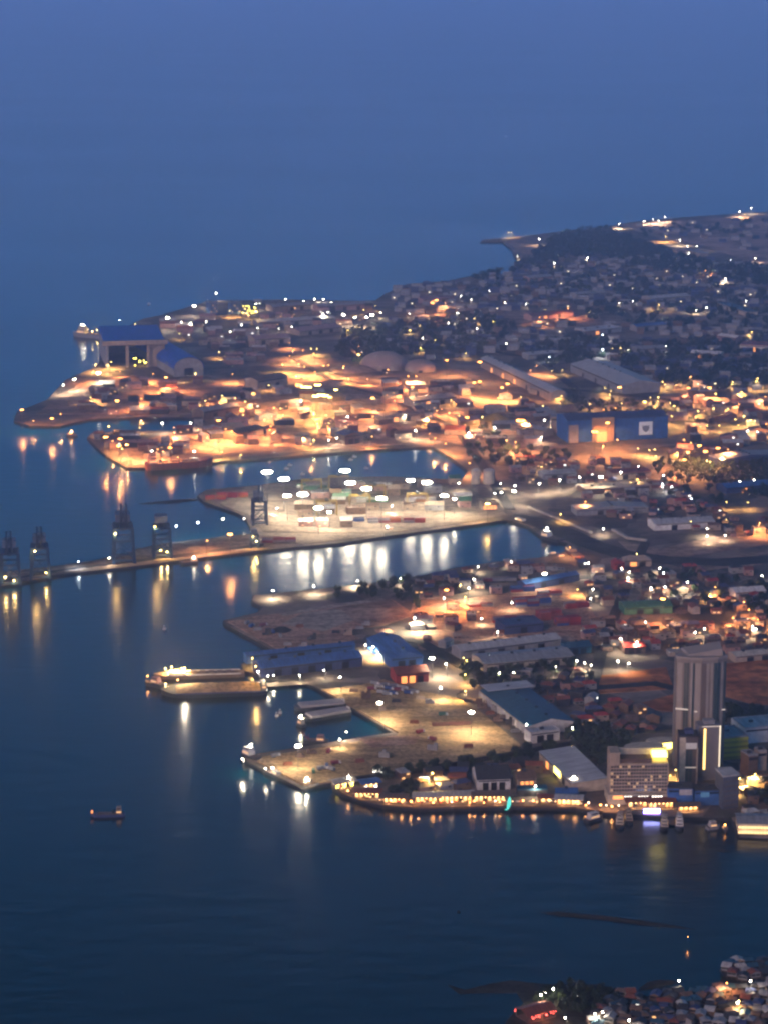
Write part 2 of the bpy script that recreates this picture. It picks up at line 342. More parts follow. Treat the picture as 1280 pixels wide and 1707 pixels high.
# lamps: where (a phrase a viewer can find) : 'u,v,size,colour' of each lamp head; W white, C cool, Y yellow-green, O sodium orange
LAMPS = {
'along the far ridge on the skyline': '1032,372,2W 1074,369,1W 1087,364,2W 1098,367,2W 1108,362,2W 1233,353,2W 1251,348,2W 1242,358,1Y',
'along the bare slope below the far ridge': '1110,394,2Y 1133,400,2W 1162,410,2W 1144,411,1W 1146,423,1W 1060,411,1W 1257,431,1W 1216,432,1W 1210,466,1W 1175,449,2O 1209,465,1W',
'on the far headland tip': '846,386,2Y 852,388,1Y 897,400,2W 860,426,1W 922,438,1W 980,431,1W',
'beside the grey sheds under the far woods': '1126,471,1W 1244,502,1W 1032,504,1W 1055,503,1W 1096,508,2Y 1125,507,1W 1148,514,1W 1161,516,1W 1175,514,1W 981,519,1Y 1004,556,2C 1252,552,2Y 1108,577,1W 1002,584,2C 1020,580,1Y 1032,580,1Y 1047,582,1W',
'in the far town behind the dark wooded knoll': '727,502,3O 743,502,2O 720,506,3O 814,484,1W 767,492,1W 784,499,1W 842,505,1W 875,506,1W 761,522,2W 682,522,1W 789,529,2Y 747,538,1W 822,537,1Y 795,548,1W 907,515,1Y 897,527,2O 944,516,2O',
'around the dark wooded knoll': '671,552,1Y 685,553,2Y 698,544,1Y 739,559,1Y 724,566,1Y 706,564,1W 699,579,1Y 775,589,1Y 844,572,1W 916,592,2C 598,587,3Y 627,587,2Y 597,575,1O 579,551,1Y 584,547,1Y 595,545,1Y 605,547,2Y',
'by the long slanting shed roof': '744,597,3O 799,609,3O 790,634,3O 799,633,3O 836,639,3O 845,639,3O 831,662,2Y 869,659,2Y 894,607,2O 885,614,2O 935,616,1Y 919,619,1Y 937,661,1Y 905,677,1Y',
'by the pale storage domes': '645,615,2O 681,631,2O 692,629,2O 687,639,3O 709,660,1W 659,669,1O 612,630,1O 621,663,3O',
'around the yellow-lit aggregate heap': '750,668,1Y 759,674,1O 726,686,2O 749,687,1Y 734,680,1O 714,694,2Y 674,692,1W 766,693,1Y 778,695,3O 801,697,2Y 824,712,2W 694,718,2W 867,706,4O 876,699,2O 907,702,2W',
'on the shore of the upper basin corner': '724,733,2O 740,739,2O 717,723,1O 782,723,2W 845,735,2O 857,734,2O 902,730,1W 783,773,2O 900,776,1Y',
'along the quay north of the upper basin': '519,742,2O 524,734,2Y 549,734,2W 508,729,1O 560,732,1W 579,698,2W 579,707,1Y 624,697,2O 618,727,2O 371,752,2Y 400,756,2Y 366,739,1O 327,755,2W',
'among the plant buildings of the orange-lit yard': '545,713,1O 526,693,2Y 530,704,2Y 547,705,1Y 542,690,1Y 525,688,1Y 469,695,1Y 469,680,2Y 471,689,1O 457,682,2O 500,670,1W 442,701,1Y 452,710,2O 452,721,2O',
'in the glaring work area of the shipyard': '499,639,4O 507,641,4Y 515,639,4Y 530,638,4Y 527,656,4Y 535,658,4Y 542,657,4Y 560,653,3Y 550,663,3Y 492,629,1Y 527,621,1O 579,632,1Y',
'in the yard between basin ship and work area': '365,704,3O 347,727,2O 385,722,2O 375,715,2O 332,715,1O 406,693,1Y 410,680,1Y 410,670,2Y 344,666,2Y 345,677,1Y 391,663,2O 448,644,1Y 423,655,3O 370,658,2Y',
'between the far quay and glaring work area': '489,582,2O 504,582,2O 519,582,2Y 527,582,1Y 525,589,2O 484,570,1O 484,590,2O 366,589,1Y 470,608,2Y 500,609,2O 507,610,2O 540,609,2Y 550,612,2O 572,613,2O 386,620,2O 327,624,2Y',
'on the far quay behind the shipyard': '478,499,2W 505,501,2W 523,500,2W 538,501,2W 553,502,2W 491,514,2O 540,525,2W 547,521,1W 573,524,3W 592,525,3W 611,526,3W 620,526,3W 607,515,2Y 626,511,1Y 635,519,2W 486,545,1W 467,547,1W 430,547,1W',
'around the twin rig blocks': '324,508,3W 347,502,2W 362,490,2W 320,537,2W 344,538,1W 404,540,2W 426,506,2W 410,514,2Y 427,520,3Y 414,524,1Y 382,517,2Y 386,554,1W 280,532,3W 303,537,1W 299,558,1Y 255,544,1W 199,533,1C 226,539,1Y',
'on the point before the blue ship hall': '159,607,2Y 185,602,2Y 183,610,2Y 199,617,1O 257,621,2O 277,624,3O 124,628,3W 165,625,3W 155,621,2O 104,644,2W 152,661,2Y 196,671,3O 234,666,2O',
'on the low tip of the shipyard point': '37,681,3O 57,699,2O 87,694,3O 103,694,2O',
'on the finger pier before the shipyard inlet': '180,714,2Y 233,713,1Y 270,707,2W 292,709,2O 293,720,2O 317,703,2W 177,734,3O 186,734,2O 201,735,3O 212,734,3O 199,749,3O 204,750,2Y 262,747,2O 254,755,2W 274,750,2O 284,743,3O 297,760,1Y',
'on the container yard': '446,794,4W 474,806,4W 479,821,4W 505,832,4W 531,844,4W 549,852,3W 575,792,4W 584,810,4W 611,820,4W 636,832,4W 684,797,4W 711,809,4W 740,820,4W 757,828,3W 651,840,2W 464,846,1W',
'on the landward side of the container yard': '762,807,1W 822,821,1W 832,804,1W 838,822,2W 856,815,3W 860,811,2W 812,842,3Y 897,807,2W',
'along the long container pier': '370,868,2W 331,872,2C 384,894,3O 345,899,2O 407,863,1W 293,877,2C 132,936,1C 180,930,1W',
'along the shed street behind the harbour': '932,803,2W 967,798,2W 1001,794,3W 1033,789,2W 1062,775,1W 1051,802,1Y 1061,802,1Y 936,859,1Y 977,839,1O 1007,880,1W',
'in front of the big blue warehouse': '1004,747,2O 1061,748,1Y 1083,748,2Y 1092,747,2Y 1092,760,1Y 1030,734,2O 991,708,4O 1012,707,3O 1036,717,2Y',
'behind the big blue warehouse': '982,675,1Y 1007,679,2O 1034,672,1Y 1027,681,1O 1074,666,3Y 1097,661,2Y 1084,662,1Y 1094,668,1Y 1118,671,1Y 1125,679,2Y 1014,657,1Y',
'by the large grey warehouse roof': '1032,648,3O 1017,649,2Y 1006,646,1Y 1091,635,1Y 1102,636,2Y 1129,632,1Y 1152,629,2O 1147,641,3O 1182,644,3O',
'among the trees right of the blue warehouse': '1110,690,3Y 1120,694,2Y 1142,686,1Y 1165,687,2Y 1171,683,1Y 1187,684,2Y 1211,681,1Y 1229,676,1O 1161,699,2O 1179,710,1Y 1197,711,1Y 1225,699,2Y 1238,695,2Y 1250,699,2Y 1259,702,1Y 1231,707,1Y 1277,709,2O 1219,634,2Y 1264,632,2Y 1258,637,2Y 1234,654,2Y 1194,657,2Y 1276,661,2O',
'in the orange-lit cluster of small plants': '1141,732,2O 1152,737,1Y 1146,746,3O 1165,742,3O 1175,756,3O 1196,746,3O 1212,749,2O 1140,760,3O 1130,752,2Y 1137,769,1Y 1175,769,2Y 1181,771,1Y 1202,760,2Y 1210,762,1Y 1237,759,1Y',
'in the dark quarter behind the bare lots': '1225,723,1W 1243,719,1W 1261,718,1W 1103,792,1C 1101,809,1C 1118,813,1C 1150,829,1C 1234,804,1W 1255,802,1W 1211,839,1Y 1245,838,1Y 1124,869,1Y 1151,870,1Y 1211,864,1Y 1177,879,2W 1175,894,1W 1206,890,1W 1265,867,2O',
'beside the bare brown lots': '1063,924,1Y 982,942,2W 1038,948,1W 1046,951,1W 1096,948,1W 1108,957,1C 1047,967,1W 1110,977,2W 1084,979,1W 1144,973,2W 1254,981,1W 1270,961,1W 985,983,1W 985,996,1W 1181,987,1Y 1190,980,1O 1104,998,3O 960,980,1Y',
'along the inner shore of the container basin': '949,914,1O 794,942,1W 853,935,1W 907,952,3W 792,966,2W 780,982,2W 744,976,3O 665,962,1W 766,972,1Y 777,997,1Y 739,996,1W 597,966,1W 525,977,1W 457,986,1W',
'among the stacked red containers': '694,1034,2W 829,1050,2W 800,1028,1W 855,1004,1W 1075,1035,1W 1060,1065,2W 1037,1068,2W',
'by the twin long grey sheds': '720,1092,3W 745,1106,2W 779,1102,1Y 771,1096,1Y 830,1092,1W 923,1113,1W 856,1117,1W 959,1102,1W 778,1126,1Y 834,1120,1W 972,1104,1W 982,1108,1W 1029,1102,1W 1045,1106,1W',
'in the streets behind the tall tower': '1174,1049,1W 1161,1056,1W 1224,1027,2O 1249,1019,1O 1239,1007,1O 1260,1031,1O 1259,1051,1W 1251,1046,1W',
'on the open sandy lot': '569,1133,2W 633,1167,3W 731,1147,2W 776,1152,1Y 785,1186,3W 875,1208,1W',
'on the sandy pier by the basin': '497,1242,3W 567,1232,1W 579,1219,1W 407,1260,2W 441,1278,1W 507,1300,1W 579,1292,1W',
'along the blue-roofed jetty sheds': '455,1123,1W 444,1128,1W 433,1120,1W 500,1122,1W 543,1116,1W 420,1098,1Y 608,1072,1W 620,1080,1W 628,1085,1Y',
'in the dark trees behind the waterfront': '930,1199,1W 950,1216,1W 951,1244,1Y 890,1310,1W 957,1291,2W 717,1292,2Y 1125,1283,1Y 1119,1290,1Y 1228,1207,1W 1248,1294,2Y 1260,1295,1Y 1236,1300,1Y 983,1294,1Y',
}
# ------------------------------------------------------------------ lamps (each with its own light)
LC = {'W': ((1,.82,.56), 'white'), 'C': ((.85,.95,1), 'cool white'), 'Y': ((1,.58,.17), 'yellow'), 'O': ((1,.40,.13), 'orange')}
pole_m = mat('lamp_pole_steel', (.12,.12,.13), .6)
_lm = {}
def lamp_meshes(size, colk):
    k = (size, colk)
    if k in _lm: return _lm[k]
    h = {1: 9, 2: 13, 3: 22, 4: 34}[size] * (1.35 if colk == 'O' else 1)
    em = mat('lit_lamp_' + LC[colk][1].replace(' ', '_'), (.8,.8,.8), .5, emit=LAMP_COL[colk], strength={'W': 75, 'C': 60, 'Y': 20, 'O': 17}[colk])
    if size >= 3 and colk == 'W': em = mat('lit_floodlight_white', (.8,.8,.8), .5, emit=(1,.86,.62), strength=230 if size == 4 else 130)
    p = MB().bar((0,0,0), (0,0,h-.3), .14+.05*size, 6, .09+.03*size)
    hd = MB()
    if size <= 2:                                     # a street lamp: bent arm and a lantern
        p.bar((0,0,h-.4), (1.4,0,h), .1); r = .45 if size == 1 else .7
        hd.lathe([(.15,0.35),(r*.8,.2),(r,-.15),(r*.7,-.5),(.1,-.6)], (1.4+r*.5,0,h), 8)
    else:                                             # a floodlight mast: a ring of lamps round the head
        rr = 1.6 if size == 3 else 4.0; gs = 1 if size == 3 else 1.45; n = 6 if size == 3 else 8
        p.lathe([(rr*.75,h-.15),(rr*.75,h+.15)], n=n)
        for k2 in range(n):
            t = 2*math.pi*k2/n; c = (rr*math.cos(t), rr*math.sin(t), h-.3)
            hd.lathe([(.25*gs,.55*gs),(.75*gs,.25*gs),(.9*gs,-.3*gs),(.3*gs,-.6*gs)], c, 6)
    _lm[k] = (p.mesh('pole', pole_m), hd.mesh('lamp_head', em), h)
    return _lm[k]
LAMP_COL = {'W': (1,.90,.72), 'C': (.85,.95,1), 'Y': (1,.66,.16), 'O': (1,.36,.06)}
PWC = {'W': {1: 1.3, 2: 3.5, 3: 6.5, 4: 11}, 'C': {1: 1.2, 2: 3.5, 3: 6, 4: 10}, 'Y': {1: 2.2, 2: 6, 3: 13, 4: 20}, 'O': {1: 4, 2: 11, 3: 30, 4: 55}}
PSCALE = 9500.0
_ld = {}
BRIGHT = {(694,1034): 5, (608,1072): 3, (620,1080): 3, (628,1085): 3, (457,986): 4, (525,977): 4, (597,966): 4, (633,1167): 1.5, (785,1186): 1.6, (1146,1547): .02}   # power factors, mostly boosts added to brighten the reddish pier
ZONE_GLARE = {'on the open sandy lot': .75, 'on the sandy pier by the basin': .8, 'on the container yard': 1.15, 'along the far ridge on the skyline': 3, 'along the bare slope below the far ridge': 3, 'on the far headland tip': 2.5, 'in or beside the stilt village': .35, 'among the plant buildings of the orange-lit yard': 1.5, 'in the yard between basin ship and work area': 1.5, 'between the far quay and glaring work area': 1.7, 'by the long slanting shed roof': 1.3, 'by the pale storage domes': 1.6, 'on the point before the blue ship hall': 1.8, 'around the yellow-lit aggregate heap': 1.4, 'on the shore of the upper basin corner': 1.4, 'in front of the big blue warehouse': .8}
def lamp(u, v, size, colk, where, ground=2.5):
    pm, hm, h = lamp_meshes(size, colk)
    g = P(u, v, ground + h); g.z = ground
    kind = 'floodlight_mast' if size >= 3 else ('sodium_lamp' if colk == 'O' else 'yard_lamp' if colk == 'Y' else 'street_lamp')
    word = LC[colk][1]
    lab = (f'{"tall" if size == 4 else "low"} {word} floodlight mast {where}' if size >= 3 else f'{"small " if size == 1 else ""}{word} {"sodium" if colk == "O" else "yard" if colk == "Y" else "street"} lamp {where}')
    o = thing(kind, lab, 'floodlight' if size >= 3 else ('sodium lamp' if colk == 'O' else 'yard lamp' if colk == 'Y' else 'street lamp'), g, random.uniform(0, 6.28), 'lit lamps of the harbour and town')
    put('pole', pm, o); put('lamp_head', hm, o); s_ = random.uniform(.8, 1.2); o.scale = (s_,)*3
    q_ = BRIGHT.get((u, v), ZONE_GLARE.get(where, 1)); k = (size, colk, q_)
    if k not in _ld:
        d = bpy.data.lights.new('lamp_light', 'SPOT'); d.spot_size = R(158); d.spot_blend = .35; d.energy = PWC[colk][size]*PSCALE*q_; d.color = LC[colk][0]; d.shadow_soft_size = .4
        _ld[k] = d
    l = bpy.data.objects.new('lamp_light', _ld[k]); COL.objects.link(l); l.parent = o
    l.location = (0, 0, h - 1.6 if size >= 3 else h-1.0) if size >= 3 else (1.8, 0, h - 1.3)
    return o
for where, s in LAMPS.items():
    for w in s.split():
        u, v, k = w.split(','); lamp(float(u), float(v), int(k[0]), k[1], where)
# ------------------------------------------------------------------ materials of buildings
C = {'blue': (.05,.14,.38), 'teal': (.03,.10,.16), 'grey': (.30,.30,.31), 'pale grey': (.48,.47,.46), 'white': (.70,.68,.65), 'rust': (.24,.075,.045),
     'red': (.38,.05,.04), 'green': (.06,.17,.10), 'olive': (.30,.29,.06), 'brown': (.17,.11,.08), 'tan': (.42,.33,.25), 'dark': (.045,.045,.05), 'cream': (.55,.48,.38), 'pink': (.42,.25,.22), 'navy':(.06,.075,.17),'purple':(.12,.06,.15)}
def roof_mat(c): return mat('roof_sheet_' + c.replace(' ', '_'), C[c], .6, .30, .35, stretch=(1, .12, 1), spec=.4)
def wall_mat(c): return mat('wall_' + c.replace(' ', '_'), C[c], .85, .25, .15)
glass = mat('window_glass', (.02,.03,.045), .15, spec=.6)
dark_open = mat('dark_opening', (.012,.012,.015), .9)
lit_warm = mat('lit_window_warm', (.5,.4,.3), .5, emit=(1,.50,.17), strength=1.3)
lit_orange = mat('lit_window_orange', (.5,.3,.2), .5, emit=(1,.34,.07), strength=1.7)
lit_yellow = mat('lit_sign_yellow', (.6,.5,.2), .5, emit=(1,.78,.15), strength=6)
lit_white = mat('lit_window_white', (.6,.6,.6), .5, emit=(1,.93,.8), strength=4)
steel = mat('dark_steel', (.05,.06,.075), .5, .3, .3, metal=.3)
bluesteel = mat('blue_crane_steel', (.012,.035,.09), .5, .2, .3)
OCC = []     # occupied discs (x, y, radius) on the map
def occ(x, y, r): OCC.append((x, y, r))
def occ_rect(o, rot, w, d):
    n = max(1, int(w / max(4, d)) + 1); k = max(1, int(d / max(4, w)) + 1); r = max(w / n, d / k) * .62
    for i in range(n):
        for j in range(k):
            lx, ly = -w/2 + w*(i+.5)/n, d*(j+.5)/k
            occ(o.x + lx*math.cos(rot) - ly*math.sin(rot), o.y + lx*math.sin(rot) + ly*math.cos(rot), r)
def roof_mb(w, d, h, kind, rise, over=.6, th=.35):
    mb = MB(); x = w/2 + over
    if kind == 'gable_y':       # ridge leads away, gable end towards the front edge
        mb.extrude_y([(-x,h),(0,h+rise),(x,h),(x,h+th),(0,h+rise+th),(-x,h+th)], -over, d+over)
    elif kind == 'gable_x':
        mb.extrude_x([(-over,h),(d/2,h+rise),(d+over,h),(d+over,h+th),(d/2,h+rise+th),(-over,h+th)], -x, x)
    elif kind == 'mono':
        mb.extrude_x([(-over,h),(d+over,h+rise),(d+over,h+rise+th),(-over,h+th)], -x, x)
    elif kind == 'barrel':
        n = 10; pr = [(-x*math.cos(math.pi*i/n), h+rise*math.sin(math.pi*i/n)) for i in range(n+1)]
        mb.extrude_y(pr + [(-px*.985, pz-.4) for px, pz in pr], -over, d+over)
    elif kind == 'hip':
        k = min(w, d)*.45
        mb.add([(-x,-over,h),(x,-over,h),(x,d+over,h),(-x,d+over,h),(-x+k,d/2,h+rise),(x-k,d/2,h+rise)] if w >= d else
               [(-x,-over,h),(x,-over,h),(x,d+over,h),(-x,d+over,h),(0,k,h+rise),(0,d-k,h+rise)],
               [(3,2,1,0),(0,1,5,4),(1,2,5),(2,3,4,5),(3,0,4)] if w >= d else [(3,2,1,0),(0,1,4),(1,2,5,4),(2,3,5),(3,0,4,5)])
    else:
        mb.box(-x+over-.0, 0, h, x-over, d, h+.4)
        for a, b2, c2, d2 in ((-w/2, 0, w/2, .4), (-w/2, d-.4, w/2, d), (-w/2, .4, -w/2+.4, d-.4), (w/2-.4, .4, w/2, d-.4)):
            mb.box(a, b2, h+.4, c2, d2, h+1.3)
    return mb
def wall_mb(w, d, h, kind, rise):
    mb = MB()
    if kind in ('gable_y', 'barrel'):
        pr = [(-w/2,0),(w/2,0),(w/2,h)] + ([(0,h+rise)] if kind == 'gable_y' else [(w/2*math.cos(math.pi*i/10), h+rise*.97*math.sin(math.pi*i/10)) for i in range(1,10)]) + [(-w/2,h)]
        mb.extrude_y(pr, 0, d)
    elif kind == 'gable_x': mb.extrude_x([(0,0),(0,h),(d/2,h+rise),(d,h),(d,0)][::-1], -w/2, w/2)
    elif kind == 'mono': mb.extrude_x([(0,0),(0,h),(d,h+rise),(d,0)][::-1], -w/2, w/2)
    else: mb.box(-w/2, 0, 0, w/2, d, h)
    return mb
def shed(A, B, d, h, rc, wc, kind, label, rise=None, doors=2, lit=0, name='warehouse', cat='warehouse', win=True, z=2.7):
    o, rot, w = front(A, B, z); rise = (min(w, d)*.16 if rise is None else rise)
    t = thing(name, label, cat, o, rot, 'sheds and works buildings')
    wall_mb(w, d, h, kind, rise).build('wall', wall_mat(wc), t)
    roof_mb(w, d, h, kind, rise).build('roof', roof_mat(rc), t)
    dw = min(7, w/(doors+1)*.7) if doors else 0
    for i in range(doors):
        x = -w/2 + w*(i+1)/(doors+1); dh = min(h*.72, 7)
        MB().box(x-dw/2, -.12, 0, x+dw/2, .0, dh).build('door', lit_orange if i < lit else dark_open, t)
    if win and h > 5:
        MB().box(-w*.47, -.08, h*.80, w*.47, 0, h*.92).build('window_strip', glass, t)
    n = max(1, int(max(w, d)/22))
    for i in range(min(n, 6)):                 # roof vents
        f = (i+.5)/n
        if kind == 'gable_y': MB().box(-1.1, d*f-1.1, h+rise*.93, 1.1, d*f+1.1, h+rise+1.7).build('roof_vent', steel, t)
        elif kind == 'gable_x': MB().box(-w/2+w*f-1.1, d/2-1.1, h+rise*.93, -w/2+w*f+1.1, d/2+1.1, h+rise+1.7).build('roof_vent', steel, t)
        elif kind == 'flat': MB().box(-w/2+w*f-1.6, d*.55-1.2, h+.3, -w/2+w*f+1.6, d*.55+1.2, h+2.2).build('roof_unit', steel, t)
    occ_rect(o, rot, w, d); return t, w

# big blue ship hall with open bays
o, rot, w = front((178,614), (276,611)); d, h = 150, 37
t = thing('ship_hall', 'tall shipyard hall with vivid blue roof and open dark bays', 'shipyard hall', o, rot); occ_rect(o, rot, w, d)
MB().box(w/2-4, 0, 0, w/2, d, h).build('wall', wall_mat('tan'), t); MB().box(-w/2, 0, 0, -w/2+4, d, h).build('wall', wall_mat('grey'), t)
MB().box(-w/2+4, d-3, 0, w/2-4, d, h).build('wall', wall_mat('grey'), t)
MB().box(-w/2-6, -8, h, w/2+4, -1, h+7).build('crane_beam', wall_mat('tan'), t)
for x in (-w/2+w*.36, -w/2+w*.72): MB().box(x-2.5, -2, 0, x+2.5, 1.5, h).build('column', wall_mat('tan'), t)
MB().box(w*.24, 1.5, 0, w/2-4, 4.5, h).build('front_panel', wall_mat('tan'), t)
MB().add([(-w/2-2,-1,h+.1),(w/2+2,-1,h+.1),(w/2+2,d+2,h+5),(-w/2-2,d+2,h+5),(-w/2-2,-1,h+2.4),(w/2+2,-1,h+2.4),(w/2+2,d+2,h+7),(-w/2-2,d+2,h+7)],
         [(3,2,1,0),(4,5,6,7),(0,1,5,4),(1,2,6,5),(2,3,7,6),(3,0,4,7)]).build('roof', mat('vivid_blue_roof', (.025,.10,.50), .5, .25, .1), t)
wl_m = MB().box(-.9,-.5,-.5,.9,.5,.5).mesh('work_light', mat('lit_work_light', (.6,.5,.1), .5, emit=(1,.72,.1), strength=14))
for i in range(14):
    q = put('work_light', wl_m, t); q.location = (random.uniform(-w*.05, w*.22), 3.5+i*.8, random.uniform(2, 16))
# second hall: blue barrel vault
o, rot, w = front((291,629), (340,626)); t = thing('arched_hall', 'blue barrel-vaulted hall beside the big blue ship hall', 'arched hall', o, rot); d, h = 230, 13
wall_mb(w, d, h, 'barrel', 17).build('wall', wall_mat('grey'), t)
roof_mb(w, d, h, 'barrel', 18, 1).build('roof', mat('vivid_blue_roof', (.02,.085,.46)), t)
MB().box(-7, -.3, 0, 7, 0, 13).build('door', dark_open, t); occ_rect(o, rot, w, d)
# named sheds: (front edge A, B, depth, eave height, roof colour, wall colour, roof kind, label ...)
shed((945,738),(1112,730),50,30,'navy','blue','gable_x','big blue warehouse with a white crest board on its front',rise=5,doors=0,win=False)
o, rot, w = front((945,738),(1112,730), 2.7)
bt = THINGS[-1][0]
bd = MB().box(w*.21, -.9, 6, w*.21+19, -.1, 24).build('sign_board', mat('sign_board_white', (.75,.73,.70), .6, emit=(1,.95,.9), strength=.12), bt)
cx = w*.21+9.5
MB().extrude_y([(cx-5,19),(cx-5,14.5),(cx-3,11.5),(cx,9.5),(cx+3,11.5),(cx+5,14.5),(cx+5,19),(cx+2,18.2),(cx,19.4),(cx-2,18.2)][::-1], -1.1, -.9).build('crest', mat('crest_grey', (.30,.32,.33), .7), bd)
gt = MB().box(-w*.26, -5.5, 0, -w*.05, -.05, 33).build('gate_tower', mat('lit_gate_tower', (.55,.33,.17), .8), bt)
MB().box(-w*.22, -5.9, 0, -w*.12, -5.5, 14).build('gate_door', lit_orange, gt)
MB().box(-w*.49, -3, 0, -w*.40, -.06, 24).build('stair_tower', wall_mat('tan'), bt)
shed((918,722),(944,722),26,22,'grey','tan','flat','small tan block glowing orange left of the blue warehouse',doors=1,lit=1)
shed((800,612),(918,670),22,14,'pale grey','tan','gable_x','long slanting grey shed roof running down the works',rise=4,doors=5,lit=3)
shed((950,620),(1036,657),62,13,'pale grey','grey','gable_x','large grey warehouse with broad two-pitched roof',rise=6,doors=3)
shed((768,1099),(934,1078),21,8,'pale grey','grey','gable_x','farther of the twin long grey sheds',rise=3,doors=4)
shed((806,1121),(956,1107),34,8,'grey','cream','gable_x','nearer and broader of the twin long grey sheds',rise=3,doors=4)
shed((652,1115),(704,1110),72,10,'blue','blue','gable_y','blue warehouse standing between jetty and container stacks',rise=5,doors=2)
shed((412,1107),(592,1088),10,8,'blue','blue','gable_x','thin rear blue-roofed jetty shed',rise=2,doors=3,z=2.5)
shed((436,1130),(604,1111),24,9,'blue','navy','gable_x','broad front blue-roofed jetty shed',rise=3.5,doors=5,z=2.5)
t, w = shed((800,1166),(878,1226),44,8,'teal','white','gable_x','long teal-roofed shed with a white colonnade',rise=5,doors=0,win=False)
MB().box(-w/2+.3, -1.6, 7.6, w/2, -.2, 8.2).build('canopy', wall_mat('cream'), t)
for i in range(16): MB().box(-w/2+1+i*(w-2)/15-.5, -1.5, 0, -w/2+1+i*(w-2)/15+.5, -.9, 7.6).build('column', wall_mat('white'), t)
MB().box(-w/2-.2, -.5, 13.2, -w/2+w*.18, 44.5, 13.7).build('roof_hatch', roof_mat('pale grey'), t)
shed((884,1240),(932,1234),14,9,'pale grey','white','flat','white blocks at the near end of the teal shed',doors=2)
shed((660,1140),(714,1136),22,9,'rust','red','gable_x','small red building with lit orange front',rise=4,doors=3,lit=2)
shed((945,1092),(985,1088),16,7,'teal','teal','gable_x','small teal-roofed shed right of the twin grey sheds',rise=3)
shed((840,1059),(905,1053),26,9,'navy','navy','flat','dark blue shed in front of the stacked red containers',doors=1)
shed((875,985),(965,968),14,7,'blue','navy','gable_x','long blue-roofed shed by the inner basin shore',rise=2.5)
shed((1040,1025),(1120,1022),26,7,'green','green','gable_x','low green-roofed market hall behind the container stacks',rise=3)
shed((1040,1090),(1075,1088),18,6,'red','brown','gable_x','bright red-roofed shed in the mid town',rise=3)
shed((795,1318),(850,1316),30,9,'dark','white','gable_x','dark-roofed hall with a white lower front on the waterfront',rise=7,doors=3)
shed((862,1315),(893,1313),16,8,'brown','tan','gable_x','small brown house with lit windows beside the dark-roofed hall',rise=4,doors=3,lit=3)
shed((898,1268),(952,1322),30,8,'pale grey','cream','mono','long white-roofed market hall set at a slant',rise=2,doors=3,lit=1)
MB().box(-2, -.7, 3.5, 14, -.15, 8.5).build('sign_board', lit_yellow, THINGS[-1][0])
shed((1199,1268),(1245,1264),30,19,'grey','olive','flat','yellow-green parking block of open decks behind the towers',doors=0,win=False,name='parking_block',cat='parking block')
pk = THINGS[-1][0]; o, rot, w = front((1199,1268),(1245,1264))
for i in range(4): MB().box(-w/2-.3, -.5, 3+i*4.4, w/2+.3, -.05, 5.6+i*4.4).build('deck_rail', mat('olive_rail', (.50,.47,.05), .7), pk)
shed((1246,1296),(1262,1294),14,18,'grey','brown','flat','brown flat-roofed block right of the parking block',doors=0)
shed((1262,1290),(1276,1289),10,19,'grey','tan','flat','tan slab block at the edge of the waterfront',doors=0)
shed((1240,1240),(1330,1232),30,13,'pale grey','white','flat','broad pale rooftop block beyond the parking block',doors=0)
shed((1225,1105),(1300,1098),16,6,'cream','tan','gable_x','cream-roofed shed at the edge of the clay building site',rise=2)
# storage domes, silos, heaps
for u, v, r, lab in ((640,612,38,'larger pale storage dome in the works'), (700,617,24,'smaller pale storage dome in the works')):
    p = P(u, v, 2.7); t = thing('storage_dome', lab, 'storage dome', p, 0, 'storage domes'); occ(p.x, p.y, r)
    MB().lathe([(r*math.cos(a*math.pi/16), 4+r*.55*math.sin(a*math.pi/16)) for a in range(8)] + [(.3, 4+r*.55)], n=24).build('shell', mat('dome_shell', (.42,.30,.26), .8, .1, .05), t)
    MB().lathe([(r*1.01,0),(r*1.01,4)], n=24).build('ring_wall', wall_mat('tan'), t); MB().box(-3, -r*1.05, 0, 3, -r*1.0, 3.6).build('door', dark_open, t)
for u, lab in ((792,'left pale concrete silo at the basin head'), (814,'right and broader pale silo at the basin head')):
    p = P(u, 806, 2.7); r = 5.5 if u < 800 else 7; t = thing('silo', lab, 'silo', p, 0, 'twin silos'); occ(p.x, p.y, r)
    MB().lathe([(r,0),(r,17)], n=20).build('drum', wall_mat('cream'), t); MB().lathe([(r*1.04,17),(r*.5,19),(.5,19.6)], n=20).build('cap', wall_mat('pale grey'), t)
    MB().bar((r+.4,-.5,0),(r+.4,-.5,18),.25).build('ladder', steel, t)
def heap(u, v, rx, ry, h, m, label, name='stockpile', cat='stockpile', rot=0, z=2.7):
    p = P(u, v, z); mb = MB(); n = 22; k = 7; vs = []; fs = []; s = random.random()*9
    for j in range(k):
        f = j/(k-1)
        for i in range(n):
            t = 2*math.pi*i/n; q = 1 + .13*math.sin(3*t+s) + .08*math.sin(7*t+2*s+j)
            vs.append((rx*(1-f)*q*math.cos(t)+.01*i, ry*(1-f)*q*math.sin(t), h*(1-(1-f)**1.5)*(.92+.08*q) if j else -.2))
    for j in range(k-1):
        for i in range(n): fs.append((j*n+i, j*n+(i+1)%n, (j+1)*n+(i+1)%n, (j+1)*n+i))
    fs.append(tuple(range((k-1)*n, k*n)))
    o = mb.add(vs, fs).build(name, m); thing(name, label, cat, p, rot, 'heaps of loose material', obj=o); occ(p.x, p.y, max(rx, ry)); return o
heap(826,702,24,16,11,mat('ochre_aggregate', (.42,.27,.07), .95, .2, .2),'aggregate heap lit bright yellow in the works')
heap(760,985,12,10,7,rock,'grey rubble heap near the inner basin shore')
heap(470,1052,11,8,5,rock,'dark rubble heap on the reddish pier, nearer the bay')
heap(640,1052,9,8,3,redearth,'low earth heap at the inner reddish pier')
heap(590,618,40,22,10,bare,'broad brown stockpile left of the pale domes')
heap(560,640,30,18,7,bare,'low brown stockpile beside the glaring work area')
